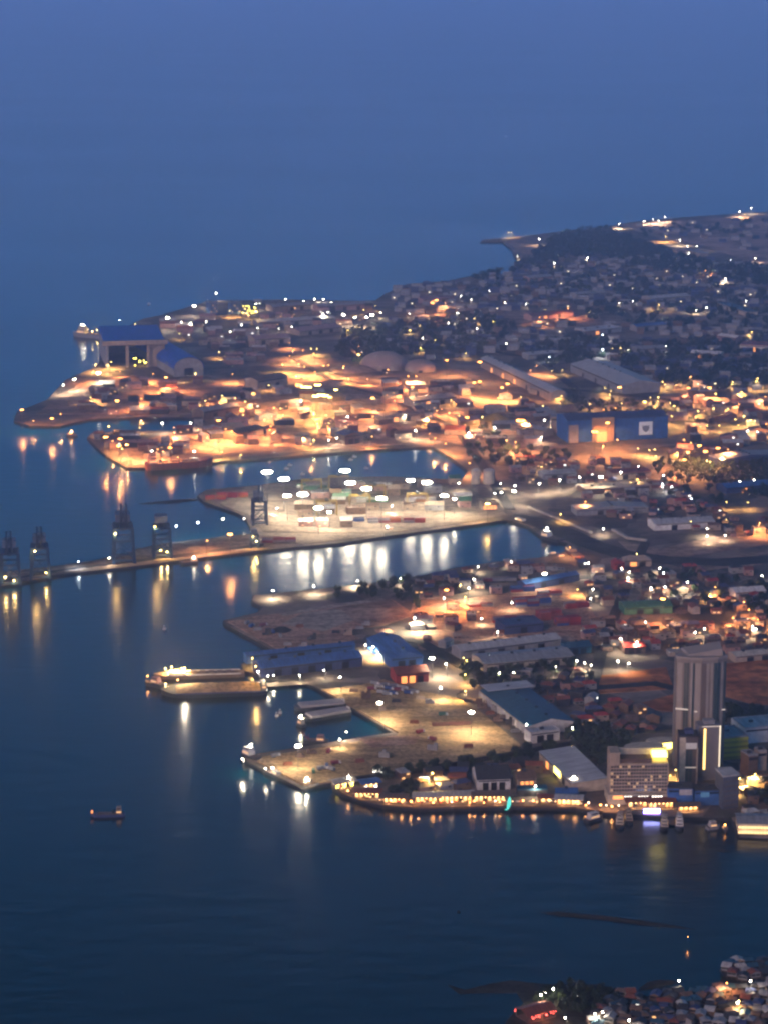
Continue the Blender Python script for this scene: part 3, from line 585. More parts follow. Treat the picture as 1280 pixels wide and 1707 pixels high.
# offshore rig blocks
for u0, u1, lab in ((351,363,'left of the twin blue rig blocks standing on the far quay'), (386,402,'right of the twin blue rig blocks standing on the far quay')):
    o, rot, w = front((u0,527),(u1,526)); t = thing('rig_block', lab, 'rig block', o, rot, 'twin rig blocks'); occ_rect(o, rot, w, 16)
    MB().box(-w/2,0,4,w/2,16,24).build('house', mat('rig_blue', (.07,.14,.30), .6, .1, .3), t)
    for x in (-w/2+1, w/2-1):
        for y in (1, 15): MB().bar((x,y,0),(x,y,30),.8).build('leg', steel, t)
    MB().box(-w/2-2,-2,24,w/2+2,18,25.2).build('helideck', wall_mat('grey'), t)
    for i in range(3):
        for j in range(4): MB().box(-w/2+1.5+j*w/4, -.2, 7+i*5.5, -w/2+3.2+j*w/4, 0, 8.6+i*5.5).build('window', lit_warm if (i+j) % 3 == 0 else glass, t)
o, rot, w = front((404,530),(431,529)); t = thing('rig_module', 'scaffolded rig module glittering with lights on the far quay', 'rig module', o, rot); occ_rect(o, rot, w, 16)
mb = MB()
for x in range(5):
    for y in (0, 14): mb.bar((-w/2+x*w/4,y,0),(-w/2+x*w/4,y,22),.5)
for z in (6, 12, 18, 22): mb.box(-w/2,0,z,w/2,14,z+.5)
mb.build('scaffold', steel, t)
for i in range(16): q = put('work_light', wl_m, t); q.location = (random.uniform(-w/2, w/2), -.8, random.uniform(6, 23)); q.scale = (.8,.8,1.1)
for A, B, d, h, rc, wc, lab in (((455,520),(520,515),28,9,'grey','tan','pale long shed on the far quay, nearest the rigs'), ((530,520),(620,515),26,10,'grey','pink','lit pinkish shed at the end of the far quay'),
    ((430,545),(560,538),30,8,'pale grey','grey','very long low grey shed behind the shipyard'), ((425,575),(485,572),45,10,'pink','tan','pinkish flat-topped shed behind the shipyard'),
    ((500,560),(570,552),40,8,'pink','tan','second pinkish shed nearer the wooded knoll')):
    shed(A, B, d, h, rc, wc, 'gable_x', lab, rise=3, doors=3)
for A, B, d, h, rc, wc, lab in (((705,508),(755,505),24,10,'rust','pink','far shed glowing orange in the far town'), ((885,535),(955,528),24,9,'rust','pink','long rust shed glowing orange beyond the knoll'),
    ((1060,553),(1110,549),22,9,'blue','grey','bright blue roof in the far works'), ((975,560),(1035,553),30,8,'pale grey','grey','pale grey roofs in the far works'),
    ((1150,595),(1200,598),24,7,'white','cream','white-fronted long shed in the dark woods'), ((1195,568),(1225,572),20,9,'white','pink','pale curved-front hall at the far right'),
    ((1232,585),(1300,588),36,10,'rust','white','large rust-roofed hall with white front at the far right'), ((1195,512),(1245,528),20,8,'teal','cream','long teal roof with a bright edge in the far right'),
    ((1085,505),(1150,500),34,8,'pale grey','grey','very broad pale roof above the far grey lot'), ((960,498),(1010,494),24,8,'grey','grey','grey roof left of the far grey lot'), ((1190,448),(1240,446),26,8,'grey','tan','grey hall under the bare slope'), ((880,470),(920,467),22,8,'grey','pink','pinkish hall in the upper far town'),
    ((1120,420),(1165,428),24,7,'grey','tan','long shed at the foot of the bare slope'), ((1060,590),(1110,588),26,8,'grey','grey','grey shed in the dark far woods'), ((880,600),(930,596),22,8,'pale grey','grey','pale shed on the edge of the wooded knoll'),
    ((880,655),(930,668),16,9,'grey','tan','grey shed just below the slanting shed roof'), ((690,680),(760,672),30,10,'grey','tan','grey works hall behind the aggregate heap'),
    ((430,650),(480,642),30,14,'brown','tan','brown works hall left of the glaring work area'), ((340,700),(400,690),26,12,'grey','brown','grey works hall above the moored basin ship'),
    ((575,742),(606,738),24,13,'navy','brown','dark box-like hall on the quay of the upper basin'), ((395,735),(440,725),24,10,'dark','brown','dark hall on the orange-lit plant yard'),
    ((640,705),(700,700),24,9,'brown','tan','low brown works hall beyond the upper basin'), ((850,715),(905,728),18,8,'grey','tan','grey shed left of the big blue warehouse'),
    ((1020,800),(1085,797),24,8,'rust','tan','rust-roofed shed on the shed street'), ((905,800),(960,797),24,7,'grey','grey','grey shed on the shed street near the silos'),
    ((975,825),(1085,818),30,6,'tan','brown','long tan roof below the shed street'), ((960,860),(1080,855),26,7,'grey','grey','long grey roof above the harbour road'),
    ((1090,885),(1190,880),26,8,'pale grey','white','pale roof right of the harbour road'), ((1200,778),(1300,768),30,9,'grey','navy','dark-walled grey hall at the right edge'),
    ((1210,823),(1300,815),26,7,'blue','navy','blue long shed in the dark wooded quarter'), ((1225,1000),(1275,997),18,8,'white','white','white-roofed block beside the bare lots')):
    shed(A, B, d, h, rc, wc, random.choice(['gable_x','gable_x','flat','gable_y']), lab, rise=3, doors=2, lit=random.choice([0,0,1]))
p = P(812,846,2.7); shed((802,850),(830,849),12,7,'tan','cream','flat','small house lit yellow at the end of the container yard',doors=4,lit=4)
p = P(1063,935,2.7); shed((1040,945),(1085,944),16,7,'tan','tan','hip','tan hipped-roof hall beside the bare brown lots',rise=4,doors=2,lit=1)
shed((1023,950),(1040,949),12,7,'red','red','gable_y','small red hall left of the tan hipped hall',rise=3,doors=1)
# ------------------------------------------------------------------ hotel and towers
o, rot, w = front((1014,1341),(1112,1340)); d, h = 17, 34
t = thing('hotel', 'long tan waterfront hotel slab with small lit windows', 'hotel', o, rot); occ_rect(o, rot, w, 26)
MB().box(-w/2,0,9,w/2,d,h).build('wall', wall_mat('tan'), t)
MB().box(-w/2-1,-2.5,0,w/2+3,d+6,8.9).build('podium', wall_mat('cream'), t)
MB().box(-w/2,0,h+.02,-w/2+8,d,h+9).build('lift_tower', wall_mat('tan'), t)
MB().box(-w/2+8.05,d-3,h+.02,w/2,d,h+8).build('roof_screen', wall_mat('cream'), t)
MB().box(w/2-12,d*.3,h+3,w/2-.5,d-3.1,h+6.5).build('rooftop_bar', lit_yellow, t)
MB().box(-w/2+8.1,2,h+.02,w/2-13,d-3.1,h+3).build('roof_terrace', wall_mat('brown'), t)
wmesh_d = MB().box(-.85,-.12,0,.85,.0,1.5).mesh('window', glass); wmesh_l = MB().box(-.85,-.14,0,.85,.0,1.5).mesh('window', mat('hotel_lit_window', (.4,.3,.2), .5, emit=(1,.58,.22), strength=.42))
rest = MB(); k = 0
for j in range(8):
    for i in range(20):
        x, z = -w/2+2+i*(w-4)/19, 11+j*2.8
        if k < 100 and (i+j*3) % 3 != 1:
            q = put('window', wmesh_l if random.random() < .22 else wmesh_d, t); q.location = (x, 0, z); k += 1
        else: rest.box(x-.85,-.1,z,x+.85,0,z+1.5)
r = rest.build('window_rows', glass, t); r['kind'] = 'stuff'
for i in range(14): MB().box(-w/2+12+i*2.2,-2.62,5.6,-w/2+13.4+i*2.2,-2.5,7.6).build('lobby_window', lit_white if i not in (3,4,9) else glass, t)
MB().box(-w/2+3,-2.64,5.2,-w/2+11,-2.5,8).build('lobby_lamp_panel', lit_orange, t)
# tall faceted tower
o, rot, w = front((1124,1282),(1206,1280)); H = 94
t = thing('tall_tower', 'tallest grey tower with faceted face and crown', 'tower', o, rot); occ_rect(o, rot, w, 26)
plan = [(-w/2,4),(-w*.28,0),(-w*.02,-2.5),(w*.30,-1),(w/2,3),(w/2-1,20),(w*.2,26),(-w*.25,26),(-w/2+1,20)]
tw = MB().prism(plan, 0, H).build('shaft', mat('tower_wall', (.27,.225,.19), .75, .12, .1), t)
def strip(name, f0, f1, z0, z1, m, prnt, out=.35):
    """an upright strip laid on the faceted front between two fractions of its run"""
    fr = plan[:5]; L = [0]
    for a, b2 in zip(fr, fr[1:]): L.append(L[-1] + math.dist(a, b2))
    def at(f):
        s = f*L[-1]
        for i in range(4):
            if s <= L[i+1] + 1e-6:
                u = (s-L[i])/(L[i+1]-L[i]); a, b2 = fr[i], fr[i+1]
                dx, dy = (b2[0]-a[0])/(L[i+1]-L[i]), (b2[1]-a[1])/(L[i+1]-L[i])
                return (a[0]+(b2[0]-a[0])*u, a[1]+(b2[1]-a[1])*u), (dy, -dx)
    (a, na), (b2, nb) = at(f0), at(f1)
    MB().prism([a, b2, (b2[0]+nb[0]*out, b2[1]+nb[1]*out), (a[0]+na[0]*out, a[1]+na[1]*out)], z0, z1).build(name, m, prnt)
tg = mat('tower_teal_glass', (.05,.085,.09), .22, .15, .3, spec=.6); tl = mat('tower_pale_pier', (.40,.35,.30), .8, .08, .1); tb = mat('tower_brown_pier', (.19,.15,.125), .8); tf = mat('tower_floor_line', (.25,.21,.18), .8)
for f0, f1, m in ((.02,.12,tl),(.15,.19,tg),(.20,.24,tg),(.31,.345,tg),(.27,.31,tl),(.36,.46,tl),(.48,.56,tb),(.58,.62,tl),(.66,.70,tl),(.72,.78,tg),(.79,.85,tg),(.88,.92,tl),(.95,.99,tg)):
    strip('glass_strip' if m is tg else 'pier', f0, f1, 34, H-3, m, t)
for j in range(21):
    z = 35 + j*2.75; strip('floor_band', .01, .99, z, z+.5, tf, t, .42)
for j in range(22):
    z = 36.2 + j*2.5
    for f0, f1 in ((.15,.245),(.72,.86)): strip('floor_band', f0, f1, z, z+.45, tb, t, .5)
MB().prism([(x*1.03, y*1.06-.6) for x, y in plan], H, H+2.2).build('cornice', mat('tower_crown', (.36,.31,.27), .8, .1, .1), t)
MB().add([(-w*.30,4,H+2.2),(w*.42,2,H+2.2),(w*.46,22,H+2.2),(-w*.36,22,H+2.2),(-w*.26,5,H+3.2),(w*.40,3,H+8),(w*.44,21,H+9),(-w*.32,21,H+4.5)],
         [(3,2,1,0),(4,5,6,7),(0,1,5,4),(1,2,6,5),(2,3,7,6),(3,0,4,7)]).build('crown', mat('tower_crown', (.4,.35,.31)), t)
MB().box(-w*.62,14,H-1,-w*.30,25,H+2.6).build('side_crown', mat('tower_crown', (.4,.35,.31)), t)
for f0, f1, z in ((.0,.24,51),(.36,.98,49.5)): strip('lit_ledge', f0, f1, z, z+.9, mat('lit_ledge', (.6,.55,.5), .5, emit=(1,.8,.65), strength=.45), t, 1.3)
# twin front towers
o, rot, w = front((1130,1311),(1161,1311)); H = 42
t = thing('front_tower', 'shorter front tower with tan edge pier and white top panel', 'tower', o, rot); occ_rect(o, rot, w, 14)
MB().box(-w/2,0,0,w/2,14,H).build('shaft', mat('tower_mauve', (.13,.10,.10), .8, .1, .1), t)
MB().box(-w/2,-.7,0,-w/2+5,-.02,H).build('pier', wall_mat('cream'), t); MB().box(w/2-1.4,-.6,0,w/2,-.02,H-9).build('pier', wall_mat('tan'), t)
MB().box(-w/2+5.1,-.5,H-10,w/2-1,-.02,H-5).build('top_panel', mat('lit_top_panel', (.62,.6,.58), .7, emit=(1,.9,.85), strength=.10), t)
for x in (-w/2+6.3, -w/2+9.2): MB().box(x-.9,-.4,2,x+1.2,-.02,H-11).build('glass_strip', tg, t)
for z in (16,): MB().box(-w/2+5.1,-.8,z,w/2-1.5,-.45,z+.7).build('lit_ledge', mat('lit_ledge', (.6,.55,.5)), t)
MB().box(-w/2-.5,-1,H,w/2+.5,14.5,H+1.6).build('cornice', wall_mat('dark'), t); MB().box(-3,3,H+1.6,4,11,H+4.5).build('plant_room', wall_mat('navy'), t)
o, rot, w = front((1161,1302),(1198,1301)); H = 47
t = thing('front_tower', 'taller plain grey front tower edged with lit strips', 'tower', o, rot); occ_rect(o, rot, w, 14)
MB().prism([(-w/2,0),(w/2,0),(w/2,14),(-w/2,14)],0,H).build('shaft', mat('tower_plain_grey', (.22,.21,.22), .8, .07, .1), t)
MB().box(-w/2,-.5,3,-w/2+4,-.02,H-2).build('pier', tb, t)
MB().box(-w/2+4.6,-.7,10,-w/2+6.0,-.02,H-2.5).build('lit_strip', mat('lit_strip_yellow', (.6,.5,.3), .5, emit=(1,.62,.16), strength=3.5), t)
MB().box(w/2-1.0,-.6,12,w/2-.1,-.02,H).build('lit_strip', mat('lit_strip_pale', (.6,.55,.5), .5, emit=(1,.82,.55), strength=1.2), t)
MB().box(-w/2+3,-.6,H-.9,w/2-1,-.02,H-.2).build('cornice_strip', mat('lit_ledge', (.6,.55,.5)), t)
MB().box(-4,4,H,5,11,H+3).build('plant_room', wall_mat('grey'), t)
# blue podium blocks
shed((1112,1343),(1154,1343),14,14,'dark','blue','flat','left of the two blue podium blocks under the towers',doors=0,name='podium_block',cat='podium block')
MB().box(-1,-.6,9,9,-.06,13.5).build('grey_panel', wall_mat('pale grey'), THINGS[-1][0])
shed((1157,1343),(1201,1342),14,12,'dark','blue','flat','right blue podium block with lit pale square',doors=0,name='podium_block',cat='podium block')
MB().box(-6,-.4,7,1,-.06,11).build('square_panel', mat('podium_square', (.10,.25,.38), .6, emit=(.2,.5,.9), strength=.12), THINGS[-1][0])
o, rot, w = front((1203,1350),(1234,1345)); t = thing('glass_block', 'grey glass-sided block right of the blue podium', 'office block', o, rot); occ_rect(o, rot, w, 20)
MB().prism([(-w/2,0),(w/2-3,-1),(w/2,16),(-w/2+5,20)],0,27).build('wall', mat('grey_curtain_wall', (.12,.13,.16), .35, .2, .3), t)
MB().prism([(-w/2-.6,-.6),(w/2-2.5,-1.6),(w/2+.6,16.6),(-w/2+4.5,20.6)],27,28.2).build('cornice', wall_mat('pale grey'), t)
for i in range(6): MB().box(-w/2+1,-1.6,3+i*4,w/2-4,-1.1,3.6+i*4).build('floor_band', tb, t)
# plaza canopies
for u, v, rx, ry, lab in ((1072,1256,17,9,'curved white plaza canopy left of the towers'), (1102,1246,14,7,'lit curved white canopy against the towers')):
    p = P(u, v, 2.7); n = 24
    t = thing('plaza_canopy', lab, 'canopy', p, .2, 'plaza canopies'); occ(p.x, p.y, rx)
    MB().prism([(rx*math.cos(2*math.pi*i/n), ry*math.sin(2*math.pi*i/n)) for i in range(n)], 6, 7.2).build('roof', wall_mat('cream'), t)
    MB().prism([(rx*.8*math.cos(2*math.pi*i/n), ry*.8*math.sin(2*math.pi*i/n)) for i in range(n)], 0, 6).build('glass_wall', lit_yellow if u > 1090 else glass, t)
# ------------------------------------------------------------------ waterfront promenade
HANG = MB().lathe([(.1,.3),(.35,.1),(.3,-.25)], n=6).mesh('hanging_lamp', mat('lit_hanging_lamp', (.6,.4,.2), .5, emit=(1,.6,.2), strength=12))
def pav(A, B, d, h, lab, rc, em, name='restaurant', cat='restaurant', up=True):
    o, rot, w = front(A, B, 2.6); t = thing(name, lab, cat, o, rot, 'lit waterfront restaurants'); occ_rect(o, rot, w, d)
    MB().box(-w/2,.3,0,w/2,d,h).build('wall', wall_mat('brown'), t)
    n = max(2, int(w/3.2))
    for i in range(n):
        x = -w/2 + w*(i+.5)/n
        if random.random() < .85: MB().box(x-w/n*.36, .05, .6, x+w/n*.36, .28, h*random.uniform(.55,.9)).build('window', em if random.random() < .55 else random.choice([lit_warm, lit_warm, glass]), t)
    for i in range(n+1): MB().box(-w/2+w*i/n-.15,-2.6,0,-w/2+w*i/n+.15,-2.3,h).build('post', steel, t) if i % 2 == 0 else None
    roof_mb(w, d, h, 'gable_x', 1.6, 2.7).build('roof', roof_mat(rc), t)
    if up:
        for i in range(n): q = put('hanging_lamp', HANG, t); q.location = (-w/2+w*(i+.5)/n, -2.35, h-.65)
    d2 = bpy.data.lights.new('restaurant_light', 'AREA'); d2.shape = 'RECTANGLE'; d2.size = w; d2.size_y = 1.5; d2.energy = 90*w; d2.color = (1,.55,.2)
    l = bpy.data.objects.new('restaurant_light', d2); COL.objects.link(l); l.parent = t; l.location = (0,-3.2,h-.8); l.rotation_euler = (R(50),0,0)
for a in (((692,1337),(728,1337),9,4.5,'restaurant pavilion glowing orange, first right of the big tree','pale grey',lit_orange), ((733,1337),(786,1336),10,5,'brightest orange restaurant pavilion, middle of the promenade','cream',lit_orange),
          ((790,1336),(841,1336),9,5,'long dim brown restaurant under the dark-roofed hall','brown',lit_warm), ((900,1338),(918,1338),7,4,'small glowing kiosk right of the turquoise sculpture','rust',lit_orange),
          ((928,1341),(966,1343),9,5,'glowing pavilion in front of the blue awning','pale grey',lit_warm), ((560,1316),(590,1311),8,5,'lit tent restaurant at the bay end of the promenade','cream',lit_yellow),
          ((592,1330),(632,1331),9,5,'busy lit terrace on the curve of the promenade','rust',lit_warm), ((640,1338),(676,1339),8,4.5,'lit terrace left of the big lit tree','brown',lit_orange),
          ((606,1318),(630,1315),8,6,'kiosk with blue and white roof on the curved promenade','blue',lit_white), ((1046,1346),(1078,1345),9,5,'red-orange restaurant below the hotel, left one','rust',lit_orange),
          ((1080,1347),(1121,1346),9,5,'second red-orange restaurant right of the first, below the hotel','rust',lit_orange), ((1130,1352),(1162,1351),6,4,'low orange-lit waterside bar below the podium','brown',lit_orange)):
    pav(*a)
shed((926,1334),(962,1334),12,6,'blue','blue','gable_x','bright blue awning roof behind the promenade',rise=2,doors=1,win=False)
shed((862,1328),(912,1327),10,5,'teal','dark','flat','long low teal roof left of the blue awning',doors=2)
for u, v, z0, m, lab in ((630,1297,5,lit_white,'lit white billboard above the curved promenade'), (706,1314,5,lit_white,'glaring white screen in the lit garden')):
    o, rot, w = front((u-8,v),(u+8,v)); t = thing('billboard', lab, 'billboard', o, rot, 'lit boards on the waterfront')
    MB().box(-w/2,-.3,z0,w/2,.1,z0+4.5).build('face', m, t)
    for x in (-w/2+1, w/2-1): MB().bar((x,.4,0),(x,.4,z0+4),.25).build('post', steel, t)
    MB().box(-w/2-.3,.1,z0-.3,w/2+.3,.5,z0+4.8).build('frame', steel, t)
o, rot, w = front((1072,1357),(1099,1357), 2.5); t = thing('light_screen', 'white and violet light screen on the hotel quay', 'light screen', o, rot)
MB().box(-w/2,-.3,1,w/2,.2,4.4).build('face', mat('violet_screen', (.4,.4,.6), .5, emit=(.62,.66,1), strength=6), t); MB().box(-w/2,-.34,0,w/2,.2,.98).build('base', mat('violet_base', (.2,.1,.5), .5, emit=(.25,.12,1), strength=5), t)
d2 = bpy.data.lights.new('screen_light', 'AREA'); d2.shape = 'RECTANGLE'; d2.size = w; d2.size_y = 3; d2.energy = 9000; d2.color = (.2,.18,1)
l = bpy.data.objects.new('screen_light', d2); COL.objects.link(l); l.parent = t; l.location = (0,-.6,2.5); l.rotation_euler = (R(90),0,0)
# turquoise sculpture
p = P(850,1350,2.5); t = thing('sculpture', 'slim turquoise glowing leaping-fish sculpture on the promenade edge', 'sculpture', p)
tm = mat('turquoise_glow', (.1,.5,.5), .5, emit=(.08,.75,.62), strength=1.1); prof = []
mb = MB(); last = None
for i in range(9):
    f = i/8; c = Vector((-2.2+3.2*f-1.8*f*f, 0, .8+10*f)); r = 1.5*math.sin(math.pi*(.15+.8*f))**.8
    if last: mb.bar(last[0], c, last[1], 10, r)
    last = (c, r)
mb.build('body', tm, t); MB().add([(-2.2,-.2,1.2),(-5,0,.2),(-1,0,.2),(-3.4,.2,-.4)], [(0,1,3),(0,3,2),(0,2,1),(1,2,3)]).build('tail', tm, t)
MB().lathe([(2.2,-.1),(1.8,.8)], n=12).build('plinth', stonew, t)
# promenade lamps in a row
EDGE = [(560,1312),(566,1320),(578,1327),(600,1334),(630,1341),(660,1344.5),(700,1346.5),(760,1345.5),(820,1344.5),(880,1344),(940,1345),(985,1350),(1040,1355)]
pts = [P(u, v, 2.5) for u, v in EDGE]; cum = [0]
for a, b2 in zip(pts, pts[1:]): cum.append(cum[-1] + (b2-a).length)
gp = MB().bar((0,0,0),(0,0,3.2),.12).mesh('pole', pole_m); gh = MB().lathe([(.1,-.5),(.5,-.35),(.62,0),(.45,.4),(.1,.5)], (0,0,3.6), 8).mesh('lamp_head', mat('lit_globe', (.8,.7,.6), .5, emit=(1,.66,.40), strength=8))
gd = bpy.data.lights.new('lamp_light', 'POINT'); gd.energy = 500; gd.color = (1,.6,.3); gd.shadow_soft_size = .3
GH = [(gh, gd, 'warm white'), (MB().lathe([(.1,-.5),(.5,-.35),(.62,0),(.45,.4),(.1,.5)], (0,0,3.6), 8).mesh('lamp_head', mat('lit_globe_orange', (.8,.5,.3), .5, emit=(1,.36,.08), strength=9)), None, 'orange'),
      (MB().lathe([(.1,-.5),(.5,-.35),(.62,0),(.45,.4),(.1,.5)], (0,0,3.6), 8).mesh('lamp_head', mat('lit_globe_dim', (.8,.6,.4), .5, emit=(1,.5,.2), strength=3)), None, 'dim amber')]
gd2 = bpy.data.lights.new('lamp_light', 'POINT'); gd2.energy = 1100; gd2.color = (1,.40,.12); gd2.shadow_soft_size = .3
nL = 42
for k in range(nL):
    s = cum[-1]*min(.995, max(.005, (k+.5+random.uniform(-.42,.42))/nL)); i = max(j for j in range(len(cum)-1) if cum[j] <= s)
    q = pts[i].lerp(pts[i+1], (s-cum[i])/(cum[i+1]-cum[i])); q.y += random.choice([1.8,1.8,4,6]); q.z = 2.5
    c = random.choice([0,1,1,2,2]); s_ = random.uniform(.75,1.25)
    t = thing('promenade_lamp', f'small {GH[c][2]} globe lamp in the row along the promenade edge', 'promenade lamp', q, 0, 'globe lamps along the promenade'); t.scale = (s_,)*3
    put('pole', gp, t); put('lamp_head', GH[c][0], t)
    if c < 2: l = bpy.data.objects.new('lamp_light', (gd, gd2)[c]); COL.objects.link(l); l.parent = t; l.location = (0,-.9,3.3)
wall_line('promenade_rail', [(558,1311),(571,1324),(600,1335),(640,1344),(700,1348.5),(850,1345.5),(960,1347.5),(1005,1354.5)], 1.1, .3, mat('rail_brown', (.12,.08,.06), .8), 'low brown railing round the promenade edge')
# parasols on the terraces
pr_c = MB().lathe([(1.9,2.3),(1.0,2.9),(.08,3.3)], n=8)
PARA = [pr_c.mesh('canopy', mat('parasol_'+n, c, .8)) for n, c in (('cream',(.55,.45,.32)),('red',(.35,.07,.05)),('white',(.6,.58,.55)))]; pr_p = MB().bar((0,0,0),(0,0,2.6),.06).mesh('pole', steel); pr_t = MB().lathe([(.5,.7),(.5,.76)], n=8).bar((0,0,0),(0,0,.7),.05).mesh('table', wood if 0 else steel)
for k in range(34):
    u = 566 + k*12.2 + random.uniform(-3,3); i = max(j for j in range(len(EDGE)-1) if EDGE[j][0] <= u); f = (u-EDGE[i][0])/(EDGE[i+1][0]-EDGE[i][0])
    q = P(u, EDGE[i][1]+(EDGE[i+1][1]-EDGE[i][1])*f-3.2-random.uniform(0,1.6), 2.6); c = random.randrange(3)
    t = thing('parasol', ('cream','red','white')[c] + ' terrace parasol along the waterfront promenade', 'parasol', q, 0, 'parasols along the promenade'); put('canopy', PARA[c], t); put('pole', pr_p, t); put('table', pr_t, t)
# ferry hall over the water
o, rot, w = front((1229,1392),(1330,1394), 1.2); t = thing('ferry_hall', 'long ferry hall with two bright rows of lights', 'ferry hall', o, rot); d = 22; occ_rect(o, rot, w, d)
MB().box(-w/2,0,0,w/2,d,9.5).build('wall', wall_mat('cream'), t); roof_mb(w, d, 9.5, 'gable_x', 2, 1).build('roof', roof_mat('grey'), t)
FHW = MB().box(-.95,-.15,0,.95,0,1.7).mesh('window', mat('ferry_hall_light', (.6,.5,.3), .5, emit=(1,.72,.32), strength=.9))
for z in (1.2, 5.6):
    for i in range(int(w/2.4)): q = put('window', FHW, t); q.location = (-w/2+1.2+i*2.4, 0, z)
MB().box(-w/2-1,-1.3,4.4,w/2+1,-.2,4.9).build('balcony', wall_mat('tan'), t)
d2 = bpy.data.lights.new('hall_light', 'AREA'); d2.shape = 'RECTANGLE'; d2.size = w; d2.size_y = 6; d2.energy = 2200; d2.color = (1,.70,.36)
l = bpy.data.objects.new('hall_light', d2); COL.objects.link(l); l.parent = t; l.location = (0,-1.6,4); l.rotation_euler = (R(85),0,0)
# jetty decks
wood = mat('jetty_wood', (.14,.11,.09), .9, .3, .4)
def jetty(pts, w, lab, z=2.4):
    c = [P(u, v, z) for u, v in pts]; o = c[0].copy(); o.z = 0; t = thing('jetty', lab, 'jetty', o)
    mb = MB()
    for a, b2 in zip(c, c[1:]):
        d = (b2-a).normalized(); n = Vector((-d.y, d.x, 0))*w/2
        mb.prism([((a+n)-o).xy, ((b2+n)-o).xy, ((b2-n)-o).xy, ((a-n)-o).xy], z-.6, z)
        for i in range(max(2, int((b2-a).length/9))):
            q = a.lerp(b2, (i+.5)/max(2, int((b2-a).length/9))) - o
            for sgn in (-.8, .8): MB().bar((q.x+n.x*sgn, q.y+n.y*sgn, -2), (q.x+n.x*sgn, q.y+n.y*sgn, z-.6), .35).build('pile', wood, t)
    mb.build('deck', wood, t)
jetty([(520,1137),(470,1140),(428,1143)], 12, 'jetty from the blue sheds to the sand barge')
jetty([(1048,1356),(1040,1370)], 4, 'short boat jetty below the hotel, left one', 1.8)
jetty([(1118,1357),(1118,1374)], 6, 'short boat jetty below the blue podium, right one', 1.8)
jetty([(640,1002),(560,1008),(440,1010)], 9, 'dark wharf edge along the long shed strip')
# ------------------------------------------------------------------ ships and boats (local x runs from stern to bow)
def hull_mb(L, B, hb, bow=.22, stern=.06, z0=-.8):
    mb = MB(); st = [(-.5, .72, 0), (-.5+stern, .96, 0), (.5-bow, 1, 0), (.5-bow*.45, .78, .12), (.5-bow*.12, .30, .25), (.5, .02, .34)]
    vs = []
    for f, k, up in st:
        x = f*L; b2 = B/2*k; zt = hb*(1+up)
        vs += [(x,-b2,zt),(x,b2,zt),(x-(.02*L if f > .2 else 0),b2*.82,z0),(x-(.02*L if f > .2 else 0),-b2*.82,z0)]
    fs = [(3,2,1,0)]
    for i in range(len(st)-1):
        for j in range(4): fs.append((i*4+j, i*4+(j+1)%4, (i+1)*4+(j+1)%4, (i+1)*4+j))
    fs.append(tuple((len(st)-1)*4+j for j in range(4)))
    return mb.add(vs, fs)
def hullm(c): return mat('hull_' + c.replace(' ', '_'), C[c], .5, .2, .3, spec=.4)
deckm = mat('ship_deck', (.16,.12,.10), .85, .3, .3)
def boat(A, B, beam, hb, label, hc='dark', cabin=(.0,.25,.6,3,2), cc='white', name='boat', cat='boat', mast=4, deck=True, lit=True, group=None, z=0):
    a, b2 = P(*A, z), P(*B, z); d = b2-a; L = d.length; o = (a+b2)/2; rot = math.atan2(d.y, d.x)
    t = thing(name, label, cat, o, rot, group); occ(o.x, o.y, L/2)
    hull_mb(L, beam, hb).build('hull', hullm(hc), t)
    if deck: MB().box(-L*.44,-beam*.42,hb+.01,L*.28,beam*.42,hb+.12).build('deck', deckm, t)
    cx, cl, cb, ch, tiers = cabin; zz = hb+.12; x0, x1 = cx*L-cl*L/2, cx*L+cl*L/2
    for k in range(tiers):
        s = 1-.16*k; w2 = beam*cb/2*s; xm = (x0+x1)/2; hl = (x1-x0)/2*s
        c = MB().box(xm-hl,-w2,zz,xm+hl,w2,zz+ch).build('cabin' if k == 0 else 'bridge', wall_mat(cc), t)
        for sy in (-1, 1): MB().box(xm-hl*.85,min(sy*w2,sy*(w2+.06)),zz+ch*.45,xm+hl*.85,max(sy*w2,sy*(w2+.06)),zz+ch*.8).build('window_strip', (lit_warm if k == 0 else glass) if lit else glass, c)
        MB().box(xm+hl+.005,-w2*.8,zz+ch*.45,xm+hl+.06,w2*.8,zz+ch*.8).build('windscreen', glass, c)
        zz += ch
    if mast:
        MB().bar(((x0+x1)/2,0,zz),((x0+x1)/2,0,zz+mast),.16,6,.08).bar(((x0+x1)/2,-1.2,zz+mast*.7),((x0+x1)/2,1.2,zz+mast*.7),.07).build('mast', steel, t)
    return t, L, zz
def boat_light(t, loc, colk, size=1, power=3000):
    em = mat('lit_lamp_' + LC[colk][1].replace(' ', '_'), (.8,.8,.8))
    MB().lathe([(.2,-.6),(.55*size,-.2),(.55*size,.3),(.2,.6)], loc, 8).build('lamp', em, t)
    d = bpy.data.lights.new('lamp_light', 'POINT'); d.energy = power; d.color = LC[colk][0]; d.shadow_soft_size = .4
    l = bpy.data.objects.new('lamp_light', d); COL.objects.link(l); l.parent = t; l.location = (loc[0], loc[1], loc[2]-1.2)
# tug in the open bay
t, L, zz = boat((209,1360),(151,1361),8,2.4,'dark workboat sailing alone in the open bay','navy',(-.33,.16,.7,2.6,2),'tan','tugboat','tugboat',5)
MB().box(L*.42,-1.6,3.2,L*.47,1.6,4.6).build('bow_light_board', mat('lit_bow_board', (.6,.3,.1), .5, emit=(1,.30,.08), strength=1.6), t)
MB().bar((-L*.16,0,2.5),(-L*.16,0,5.6),.9,10).build('funnel', hullm('dark'), t)
